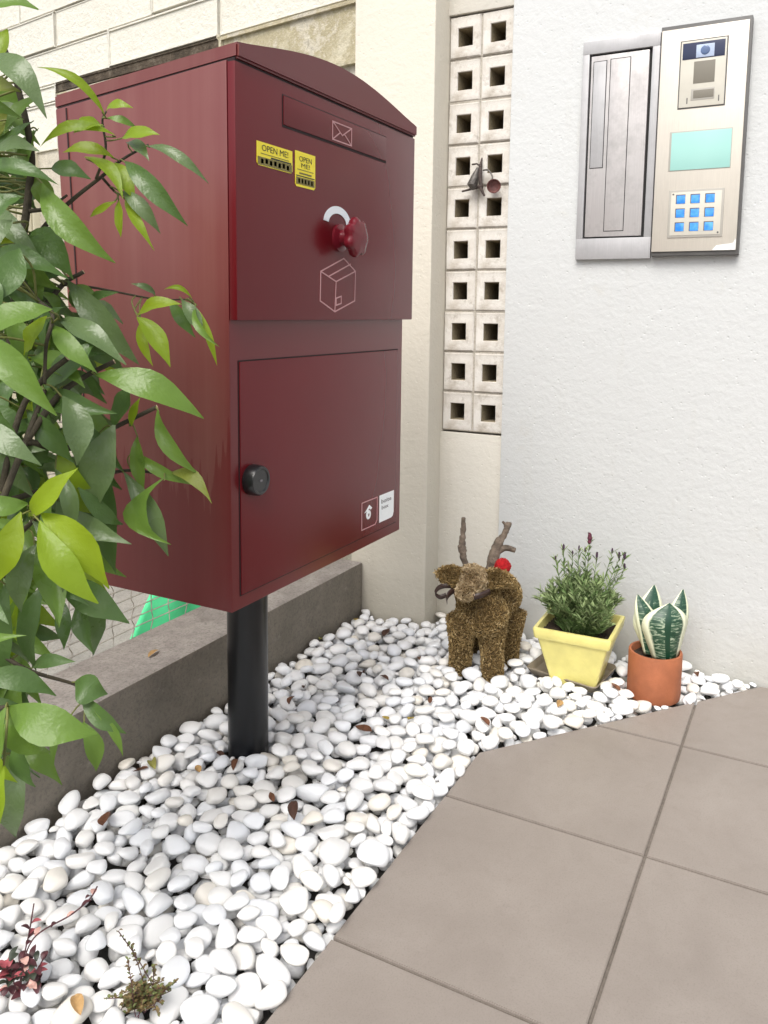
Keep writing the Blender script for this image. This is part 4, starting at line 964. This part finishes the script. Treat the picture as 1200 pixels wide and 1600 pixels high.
def fur(name, V, F, mat, parent, n, L, W, seed, lay=.9, keep=None):
    rr = np.random.default_rng(seed); tri = []
    for f in F:
        for k in range(1, len(f)-1): tri.append((f[0], f[k], f[k+1]))
    tri = np.array(tri); A, B, C_ = V[tri[:, 0]], V[tri[:, 1]], V[tri[:, 2]]; N = np.cross(B-A, C_-A); ar = np.linalg.norm(N, axis=1); N = N/(ar[:, None]+1e-12)
    ii = rr.choice(len(tri), n, p=ar/ar.sum()); u = rr.random((n, 1)); v = rr.random((n, 1)); m = (u+v) > 1; u = np.where(m, 1-u, u); v = np.where(m, 1-v, v)
    p = A[ii]+(B[ii]-A[ii])*u+(C_[ii]-A[ii])*v; nn = N[ii]
    t_ = rr.normal(size=(n, 3))+np.array([0, 0, -.35]); t_ -= nn*(t_*nn).sum(1, keepdims=True); t_ /= np.linalg.norm(t_, axis=1, keepdims=True)
    ln = L*rr.uniform(.5, 1.25, (n, 1)); s = np.cross(nn, t_)
    d1 = nn*rr.uniform(.25, .8, (n, 1))+t_*lay; d1 /= np.linalg.norm(d1, axis=1, keepdims=True)
    m_ = p+d1*ln*.5; e = m_+(d1*.55+t_*.5-nn*.22)*ln*.5; p0 = p-nn*.003; w_ = W*rr.uniform(.6, 1.3, (n, 1))
    VV = np.stack([p0-s*w_/2, p0+s*w_/2, m_+s*w_/2, e, m_-s*w_/2], 1).reshape(-1, 3)
    FF = [(5*i, 5*i+1, 5*i+2, 5*i+3, 5*i+4) for i in range(n)]
    o = mesh(name, VV, FF, mat, parent); o['kind'] = 'stuff'; return o
dz_ = pix((2.08, .79, .15))[2]
def rp(x, y, d=0): return D(x, y, dz_+d)
bm = bmesh.new()
bc = rp(757, 946, .045)
blob(bm, bc, (.105, .074, .070)); blob(bm, rp(754, 958, -.01), (.065, .070, .064)); blob(bm, rp(778, 930, .075), (.075, .066, .062)); blob(bm, rp(745, 925, .0), (.06, .062, .05))
hips = [rp(722, 975, .0), rp(768, 978, .0), rp(798, 965, .095), rp(748, 965, .10)]
for i, (x, y) in enumerate(deer_feet):
    ft = np.array([x, y, zd]); h = hips[i]; limb(bm, [ft+np.array([0, 0, 0]), ft+np.array([0, 0, .012]), ft*.45+h*.55, h+np.array([0, 0, .02])], [.026, .029, .031, .044])
hc = rp(737, 905, -.075)
BV, BF = solid(bm, .006)
bd = mesh('body', BV, BF, M['coir'], rd, smooth=True); fur('body_fibres', BV, BF, M['fibre'], bd, 24000, .012, .0015, 1)
bm = bmesh.new()
blob(bm, hc, (.044, .038, .036)); blob(bm, rp(729, 923, -.110), (.030, .025, .023)); blob(bm, rp(745, 908, -.04), (.04, .038, .036))
HV, HF = solid(bm, .0055); hdm = mesh('head', HV, HF, M['coir'], rd, smooth=True); fur('head_fibres', HV, HF, M['fibre_pale'], hdm, 4200, .016, .0015, 2)
def ear(pts, hw, seed):
    pts = bez(pts, 6); n = len(pts); bm = bmesh.new()
    for i, p in enumerate(pts):
        t_ = i/(n-1); w_ = hw*math.sin(math.pi*(.22+.74*t_))
        blob(bm, p, (w_*.55, w_*.7, w_*.95))
    V, F = solid(bm, .005); e_ = mesh('ear', V, F, M['coir'], rd, smooth=True); fur('ear_fibres', V, F, M['fibre'], e_, 2200, .014, .0014, seed)
ear([rp(724, 905, -.075), rp(704, 900, -.085), rp(682, 895, -.085)], .031, 3)
ear([rp(756, 904, -.07), rp(782, 904, -.065), rp(806, 911, -.05)], .028, 4)
def antler(pts, rad, extra, seed):
    rr = random.Random(seed); q = bez(pts, 7); n = len(q); mb = MB()
    k = [np.interp(i/(n-1), np.linspace(0, 1, len(rad)), rad)*rr.uniform(.86, 1.16) for i in range(n)]
    mb.tube([p+np.array([rr.uniform(-.0015, .0015) for _ in range(3)]) for p in q], k, 9)
    for pts2, r2 in extra:
        q2 = bez(pts2, 5); mb.tube(q2, [np.interp(i/(len(q2)-1), [0, 1], r2) for i in range(len(q2))], 8)
    mb.build('antler', M['antler'], rd, smooth='all')
antler([rp(730, 892, -.06), rp(724, 870, -.06), rp(722, 850, -.06), rp(724, 830, -.06), rp(724, 809, -.06)], [.008, .0085, .0115, .008, .0075, .006], [([rp(720, 860, -.06), rp(717, 853, -.07)], [.007, .004])], 1)
antler([rp(768, 893, -.04), rp(771, 872, -.035), rp(778, 850, -.03), rp(789, 833, -.03), rp(795, 815, -.03)], [.017, .016, .014, .010, .009, .008], [([rp(776, 862, -.03), rp(790, 856, -.03), rp(805, 860, -.03)], [.011, .007]), ([rp(793, 822, -.03), rp(785, 815, -.03)], [.006, .003])], 2)
bm = bmesh.new(); blob(bm, rp(785, 885, -.05), (.0225, .0225, .0225)); me_ = MB().bm(bm)
rr_ = np.random.default_rng(4); vv = np.array(me_.v); cpom = vv.mean(0); vv = cpom+(vv-cpom)*(1+rr_.uniform(-.06, .06, (len(vv), 1)))
pm = mesh('pompom', vv, me_.f, M['pompom'], rd, smooth=True); fur('pompom_fibres', vv, me_.f, M['pompom'], pm, 700, .0035, .0012, 9)
def ribbon(pts, w_, name='ribbon'):
    q = bez(pts, 7); V = []
    for i, p in enumerate(q): V += [p+np.array([0, 0, w_/2])-rgt*w_*.1, p-np.array([0, 0, w_/2])+rgt*w_*.1]
    o = mesh(name, V, [(2*i, 2*i+1, 2*i+3, 2*i+2) for i in range(len(q)-1)], M['ribbon'], rd, smooth=True); m_ = o.modifiers.new('t', 'SOLIDIFY'); m_.thickness = .0012
ribbon([rp(714, 918, -.085), rp(700, 915, -.095), rp(686, 918, -.09), rp(680, 927, -.085), rp(687, 933, -.08), rp(697, 930, -.08)], .013)
ribbon([rp(714, 920, -.085), rp(706, 924, -.095), rp(699, 931, -.105), rp(698, 940, -.10)], .016)
ribbon([rp(740, 933, -.135), rp(752, 930, -.135), rp(766, 924, -.115)], .015)

# ================================================================== GROUND PLANTS at the lower left
def small_leaf(mb, p, d, L, W, n=5):
    d = np.array(d, float); d /= np.linalg.norm(d); s = np.cross(d, [0, 0, 1.]); s /= np.linalg.norm(s)+1e-9; nn = np.cross(s, d)
    V = []
    for i in range(n+1):
        t_ = i/n; w_ = W*.5*math.sin(math.pi*(.06+.92*t_))**.8; c = p+d*L*t_+nn*L*.18*math.sin(math.pi*t_)
        V += [c-s*w_+nn*w_*.3, c, c+s*w_+nn*w_*.3]
    F = [(3*i+j, 3*i+j+1, 3*i+4+j, 3*i+3+j) for i in range(n) for j in range(2)]
    mb.add(V, F)
rg = random.Random(3)
bp = P(28, 1545, 2, .0); rp_ = thing('red_leaf_plant', (bp[0], bp[1], hgt(bp[0], bp[1])-.012), 'little dark red and pink leaved creeper at the lower left corner', 'plant')
zb0 = hgt(bp[0], bp[1])
def shoot(px_list, nleaf, mats, L, W, depth0):
    pts = bez([D(x, y, depth0+k*.0) for k, (x, y) in enumerate(px_list)], 6); MB().tube(pts, .0011, 5).build('stem', M['red_leaf'], rp_)
    for k in range(nleaf):
        t_ = rg.uniform(.15, 1); p = pts[min(int(t_*(len(pts)-1)), len(pts)-1)]; a = rg.uniform(0, 6.28)
        mb = MB(); small_leaf(mb, p, (math.cos(a), math.sin(a), rg.uniform(.0, .7)), L*rg.uniform(.7, 1.2), W*rg.uniform(.8, 1.2)); mb.build('leaf', M[rg.choice(mats)], rp_, smooth='all', fix=False)
dp = pix((bp[0], bp[1], .02))[2]
shoot([(32, 1545), (38, 1500), (50, 1470), (70, 1452), (110, 1430), (140, 1405), (152, 1385)], 7, ['red_leaf', 'red_leaf', 'dkgreen_leaf', 'pale_pink'], .014, .008, dp-.035)
shoot([(30, 1545), (35, 1505), (45, 1460), (53, 1412)], 4, ['red_leaf', 'pink_leaf'], .014, .008, dp-.035)
shoot([(34, 1545), (55, 1520), (72, 1490)], 6, ['pink_leaf', 'red_leaf'], .018, .010, dp-.035)
shoot([(28, 1555), (20, 1530), (10, 1510)], 8, ['red_leaf', 'dkgreen_leaf', 'pink_leaf'], .022, .013, dp-.035)
for k in range(60):
    a = rg.uniform(0, 6.28); r_ = rg.uniform(0, .035); p = D(rg.uniform(0, 62), rg.uniform(1500, 1560), dp-rg.uniform(.01, .05)); p[2] = max(p[2], zb0-.002)
    mb = MB(); small_leaf(mb, p, (math.cos(a), math.sin(a), rg.uniform(-.1, .6)), rg.uniform(.012, .022), rg.uniform(.008, .013)); mb.build('leaf', M[rg.choice(['red_leaf']*4+['dkgreen_leaf']*4+['pink_leaf', 'pale_pink'])], rp_, smooth='all', fix=False)
bp = P(222, 1592, 2, .0); zb1 = hgt(bp[0], bp[1])-.012
tyy = thing('thyme_plant', (bp[0], bp[1], zb1), 'wispy brown-green thyme tuft among pebbles at the bottom edge', 'plant')
dp = pix((bp[0], bp[1], .02))[2]; tl, tg, ts = MB(), MB(), MB()
for k in range(46):
    bx_ = np.array([bp[0]+rg.uniform(-.025, .025), bp[1]+rg.uniform(-.022, .022), zb1+.002]); 
    if k < 40: tx, ty, dd_ = 222+rg.gauss(0, 26), 1566+rg.gauss(0, 16), dp-rg.uniform(-.01, .045)
    else: tx, ty, dd_ = [(185, 1455), (200, 1500), (265, 1540), (165, 1560), (205, 1478), (240, 1510)][k-40]+(dp-.03,)
    tp2 = D(tx, ty, dd_); tp2[2] = max(tp2[2], zb1+.01)
    pts = bez([bx_, bx_*.5+tp2*.5+np.array([0, 0, .006]), tp2], 6); ts.tube(pts, .0007, 4)
    for p in pts[2:]:
        for q in range(2):
            a = rg.uniform(0, 6.28); small_leaf(tl if rg.random() < .6 else tg, p, (math.cos(a), math.sin(a), .5), rg.uniform(.004, .008), rg.uniform(.003, .005), 3)
ts.build('stems', M['red_leaf'], tyy, fix=False); tag(tl.build('brown_foliage', M['thyme'], tyy, fix=False), None, kind='stuff'); tag(tg.build('green_foliage', M['thyme_green'], tyy, fix=False), None, kind='stuff')

# ================================================================== SHRUB on the left
rs = random.Random(21)
rootp = np.array([.70, 1.13, ZBED])
sh = thing('evergreen_shrub', tuple(rootp), 'glossy green evergreen shrub hanging over the left side of the box', 'shrub')
samples = []
bark = MB()
def branch(pts, r0, r1, mb=bark, n=9, cut=False):
    q = bez(pts, n); k = len(q); mb.tube(q, [r0+(r1-r0)*i/(k-1) for i in range(k)], 8)
    samples.extend(q)
    if cut:
        d = q[-1]-q[-2]; d /= np.linalg.norm(d); MB().tube([q[-1]-d*.001, q[-1]+d*.0012], r1*.92, 8).build('cut_end', M['cut_wood'], sh)
    return q
dB = 1.06
trunk = branch([rootp, D(-60, 1150, 1.04), D(-30, 900, 1.05), D(5, 640, 1.07), D(28, 430, 1.08), D(45, 300, 1.08), D(48, 230, 1.06), D(20, 110, 1.04), D(-20, 20, 1.02)], .0085, .003, n=12)
trunk2 = branch([rootp+np.array([.01, -.01, .02]), D(-80, 1180, .98), D(-50, 960, .97), D(-10, 820, .96), D(40, 690, .99), D(70, 610, 1.03)], .007, .003)
branch([D(-60, 1150, 1.02), D(-30, 1115, .97), D(12, 1104, .95)], .005, .0025)
branch([D(-30, 900, 1.05), D(20, 845, 1.0), D(58, 808, .97)], .005, .0025)
branch([D(28, 430, 1.08), D(65, 360, 1.10), D(110, 315, 1.11), D(160, 275, 1.13), D(190, 250, 1.13), D(232, 226, 1.14)], .004, .0016)
branch([D(45, 330, 1.08), D(75, 325, 1.09), D(105, 305, 1.10)], .003, .0016)
branch([D(150, 280, 1.12), D(165, 235, 1.12), D(160, 190, 1.11), D(166, 174, 1.11)], .002, .0012)
branch([D(160, 278, 1.12), D(180, 300, 1.14), D(192, 305, 1.15)], .002, .0012)
branch([D(5, 640, 1.07), D(45, 520, 1.11), D(95, 448, 1.14), D(130, 425, 1.15)], .005, .0028, cut=True)
branch([D(100, 445, 1.14), D(150, 450, 1.17), D(240, 467, 1.20), D(290, 468, 1.21)], .002, .0010)
branch([D(-10, 820, .97), D(30, 650, 1.0), D(70, 590, 1.0), D(105, 560, 1.0)], .0040, .0034, cut=True)
branch([D(40, 690, .99), D(90, 620, 1.03), D(130, 590, 1.06), D(178, 565, 1.07)], .0045, .0032, cut=True)
branch([D(40, 690, .99), D(110, 700, 1.05), D(170, 672, 1.1), D(245, 636, 1.12)], .0045, .0030, cut=True)
branch([D(20, 780, 1.0), D(90, 760, 1.06), D(160, 742, 1.11), D(205, 735, 1.13), D(262, 742, 1.14)], .004, .0016)
branch([D(-20, 900, 1.03), D(40, 900, 1.06), D(95, 905, 1.09)], .0035, .002)
branch([D(-30, 1000, 1.0), D(40, 1045, 1.0), D(118, 1070, 1.02), D(140, 1090, 1.03)], .003, .0014)
branch([D(28, 430, 1.08), D(60, 470, 1.03), D(82, 492, 1.0), D(72, 540, .99), D(70, 600, .99)], .003, .002)
bark.build('branches', M['bark'], sh, smooth='all', fix=False)
SMP = np.array(samples)
pet = MB()
def make_leaf(bxy, txy, wpx, tone, depth, dbase=0, dtip=0, bend=.12, fold=.30, roll=0, seed=0, n=9, bow=None, wk=.92, into=None):
    """blade from a base pixel to a tip pixel at a given depth; width in photo pixels"""
    r = random.Random(seed); b = D(*bxy, depth+dbase); t_ = D(*txy, depth+dtip)
    ax_ = t_-b; L = np.linalg.norm(ax_); ax_ /= L
    nrm = -fwd+np.array([0, 0, .35])+rgt*math.sin(roll)*.9; nrm -= ax_*(nrm@ax_); nrm /= np.linalg.norm(nrm); sd_ = np.cross(nrm, ax_)
    W = wpx*wk/FPX*depth; bow = r.uniform(-.13, .13) if bow is None else bow; V = []; uv = []; ph = r.uniform(0, 6.28); tw = r.uniform(-.35, .35)
    pk = r.uniform(.92, 1.12)
    for i in range(n+1):
        s = i/n; w_ = W*.5*(math.sin(math.pi*s**pk)**.86)*(1 if s < .62 else 1-.45*((s-.62)/.38)**1.2)
        if i == 0: w_ = W*.03
        if i == n: w_ = W*.012
        c = b+ax_*L*s+nrm*L*bend*(4*s*(1-s))-np.array([0, 0, 1])*L*.05*s*s+sd_*L*bow*(4*s*(1-s))
        aa = tw*s; sdd = sd_*math.cos(aa)+nrm*math.sin(aa); nn = nrm*math.cos(aa)-sd_*math.sin(aa)
        for j in (-2, -1, 0, 1, 2):
            q = j/2; wav = .05*W*math.sin(s*13+ph+(1.5 if j > 0 else 0))*abs(q)
            V.append(c+sdd*q*w_+nn*(abs(q)**1.3*w_*fold+wav)); uv.append((q*.5+.5, s))
    F = [(i*5+j, i*5+j+1, (i+1)*5+j+1, (i+1)*5+j) for i in range(n) for j in range(4)]
    if into is not None: into.append((V, F, uv, tone)); return
    mesh('leaf', V, F, LM[tone], sh, smooth=True, uv=uv)
    # petiole back to the nearest twig
    k = np.argmin(((SMP-b)**2).sum(1)); q = SMP[k]; dist = np.linalg.norm(q-b)
    if dist > .003:
        mid = .5*(q+b)-np.array([0, 0, .06*dist])-ax_*min(.02, dist*.2); pet.tube(bez([q, mid, b+ax_*.004], 4), [.0011 if dist < .06 else .0016]*8+[.0008], 5)
TL = [ # base, tip, width, tone, depth, bend
 ((-45, 18), (60, 9), 44, 'm', .96, .10), ((-25, 105), (12, 42), 42, 'y', 1.0, .1), ((-20, 92), (73, 178), 44, 'g', .97, .18), ((-30, 128), (33, 138), 34, 'o', 1.0, .1),
 ((163, 178), (58, 99), 17, 'y', 1.10, .16), ((166, 173), (208, 166), 17, 'y', 1.10, .2), ((160, 196), (114, 206), 34, 'y', 1.10, .2), ((168, 184), (214, 198), 15, 'm', 1.11, .2),
 ((180, 211), (62, 224), 22, 'y', 1.09, .2), ((190, 216), (250, 207), 28, 'y', 1.12, .1), ((198, 222), (233, 248), 24, 'g', 1.12, .1), ((231, 228), (326, 281), 20, 'g', 1.13, .2),
 ((195, 252), (293, 346), 34, 'd', 1.12, .16), ((178, 246), (98, 234), 26, 'Y', 1.11, .12), ((66, 286), (180, 402), 46, 'm', 1.04, .16), ((132, 246), (192, 306), 24, 'y', 1.12, .1),
 ((180, 254), (212, 312), 30, 'y', 1.12, .15), ((190, 299), (251, 361), 26, 'g', 1.12, .2), ((196, 310), (241, 386), 18, 'y', 1.13, .15), ((186, 312), (189, 369), 18, 'y', 1.13, .1),
 ((182, 314), (140, 336), 18, 'Y', 1.13, .1), ((80, 262), (142, 276), 34, 'd', 1.09, .2), ((-15, 350), (38, 304), 42, 'd', 1.0, .1), ((45, 366), (116, 432), 54, 'd', 1.08, .2),
 ((30, 388), (-12, 470), 54, 'd', .98, .1), ((243, 460), (204, 441), 12, 'g', 1.18, .3), ((215, 494), (284, 472), 26, 'Y', 1.17, .16), ((214, 495), (266, 569), 32, 'y', 1.16, .1),
 ((219, 505), (239, 569), 18, 'Y', 1.17, .1), ((264, 470), (305, 524), 23, 'd', 1.18, .12), ((284, 468), (317, 521), 26, 'g', 1.17, .1), ((300, 466), (256, 450), 9, 'y', 1.18, .25),
 ((306, 474), (343, 538), 13, 'm', 1.18, .2), ((310, 484), (339, 567), 13, 'y', 1.18, .1), ((105, 438), (217, 562), 46, 'g', 1.10, .16), ((120, 462), (172, 535), 34, 'd', 1.12, .1),
 ((82, 484), (-35, 522), 52, 'm', .97, .14), ((74, 494), (38, 552), 40, 'Y', .98, .1), ((-25, 528), (88, 641), 54, 'm', .95, .14), ((84, 508), (152, 578), 34, 'm', 1.01, .15),
 ((94, 500), (197, 563), 40, 'g', 1.06, .16), ((69, 608), (152, 528), 48, 'd', 1.02, .1), ((150, 586), (318, 646), 52, 'm', 1.05, .16), ((176, 666), (206, 592), 44, 'd', 1.09, .1),
 ((205, 666), (219, 618), 16, 'y', 1.10, .1), ((246, 640), (312, 736), 26, 'm', 1.11, .24), ((98, 618), (120, 722), 50, 'g', 1.0, .14), ((178, 664), (152, 792), 60, 'g', 1.06, .14),
 ((42, 640), (116, 718), 38, 'd', 1.02, .1), ((-20, 615), (49, 713), 52, 'd', .98, .12), ((-20, 684), (54, 772), 34, 'g', 1.0, .1), ((44, 806), (121, 724), 44, 'Y', .96, .1),
 ((44, 787), (-35, 782), 36, 'm', .95, .16), ((33, 800), (-8, 908), 50, 'Y', .95, .1), ((66, 802), (171, 912), 60, 'Y', .94, .16), ((62, 814), (153, 936), 54, 'y', .93, .1),
 ((51, 814), (98, 920), 38, 'g', .98, .1), ((56, 850), (33, 952), 42, 'g', .97, .1), ((194, 738), (263, 862), 38, 'g', 1.11, .14), ((172, 748), (182, 890), 46, 'd', 1.10, .1),
 ((205, 702), (300, 752), 20, 'm', 1.12, .2), ((256, 746), (266, 846), 46, 'm', 1.10, .12, -.48), ((264, 740), (331, 782), 24, 'o', 1.12, .2), ((106, 800), (168, 738), 40, 'd', 1.08, .1),
 ((92, 904), (202, 967), 52, 'd', 1.06, .14), ((124, 938), (146, 1016), 34, 'd', 1.08, .1), ((12, 910), (16, 1046), 52, 'd', 1.0, .1), ((72, 910), (58, 1046), 44, 'd', 1.04, .1),
 ((92, 930), (100, 1012), 28, 'd', 1.08, .1), ((50, 1042), (118, 1030), 24, 'd', 1.04, .14), ((-35, 1062), (88, 1082), 40, 'd', .98, .14), ((12, 1104), (153, 1140), 66, 'm', .94, .2),
 ((14, 1106), (78, 1172), 58, 'm', .96, .1), ((8, 1106), (-2, 1210), 38, 'm', .93, .1), ((6, 1196), (-2, 1288), 20, 'y', .92, .1), ((118, 1064), (168, 1082), 50, 'd', 1.01, .34),
 ((128, 1086), (198, 1142), 30, 'd', 1.02, .16), ((130, 1128), (150, 1202), 32, 'm', 1.0, .1), ((148, 1112), (192, 1178), 15, 'm', 1.01, .1), ((28, 1150), (55, 1226), 34, 'd', .97, .1),
 ((94, 1140), (84, 1192), 14, 'm', 1.0, .1), ((175, 800), (162, 742), 30, 'd', 1.13, .1), ((140, 660), (190, 760), 36, 'd', 1.12, .1), ((215, 680), (225, 765), 26, 'm', 1.13, .1),
 ((-10, 240), (62, 232), 34, 'g', 1.04, .14), ((60, 200), (40, 270), 30, 'm', 1.06, .1), ((-20, 230), (30, 172), 36, 'o', 1.06, .1), ((20, 345), (-30, 400), 44, 'g', .99, .1), ((60, 150), (6, 205), 26, 'm', 1.05, .1)]
for i, (b, t_, wpx, tone, dep, bend, *bw_) in enumerate(TL):
    make_leaf(b, t_, wpx, tone, dep, rs.uniform(-.012, .012), rs.uniform(-.035, .012), bend, rs.uniform(.10, .34), rs.uniform(-.6, .6), i, bow=bw_[0] if bw_ else None)
# the rest of the crown: darker mature leaves deeper in and beyond the frame
cnt = 0
while cnt < 200:
    x, y = (rs.uniform(-260, -20) if cnt < 30 else rs.uniform(-70, 125)), rs.uniform(60, 1180)
    if y < 150 and x > -40: continue
    if y < 235 and x > 10: continue
    if x > 70 and (y < 430 or y > 900): continue
    if x > 40 and y > 960: continue
    if x > -10 and 290 < y < 375: continue
    dep = rs.uniform(1.03, 1.22) if x > -20 else rs.uniform(.92, 1.25); L = rs.uniform(65, 130); a = rs.gauss(.9, .9)
    make_leaf((x, y), (x+L*math.cos(a), y+L*math.sin(a)), L*rs.uniform(.27, .42), rs.choice('dddggmmmy'), dep, 0, rs.uniform(-.05, .05), rs.uniform(.04, .3), rs.uniform(.05, .5), rs.uniform(-1, 1), 1000+cnt); cnt += 1
# smaller leaves filling the crown, past the ones that can be picked out singly
small = []
while len(small) < 330:
    x, y = rs.uniform(-160, 128), rs.uniform(170, 1010)
    if x > 55 and (y < 440 or y > 880): continue
    if x > -10 and 300 < y < 372: continue
    if y < 260 and x > 20: continue
    L = rs.uniform(40, 85); a = rs.gauss(.9, 1.0)
    make_leaf((x, y), (x+L*math.cos(a), y+L*math.sin(a)), L*rs.uniform(.3, .44), rs.choice('dddggmmy'), rs.uniform(1.08, 1.27), 0, rs.uniform(-.03, .03), rs.uniform(.04, .3), rs.uniform(.05, .5), rs.uniform(-1, 1), 3000+len(small), n=6, into=small)
V = []; F = []; U = []; mi = []; tn = list(LM)
for v, f, u, tone in small:
    k = len(V); V += list(v); U += u; F += [tuple(i+k for i in q) for q in f]; mi += [tn.index(tone)]*len(f)
o = mesh('inner_foliage', V, F, None, sh, smooth=True, uv=U); o['kind'] = 'stuff'
for k in tn: o.data.materials.append(LM[k])
o.data.polygons.foreach_set('material_index', mi)
tag(pet.build('petioles', M['bark_green'], sh, smooth='all', fix=False), None, kind='stuff')
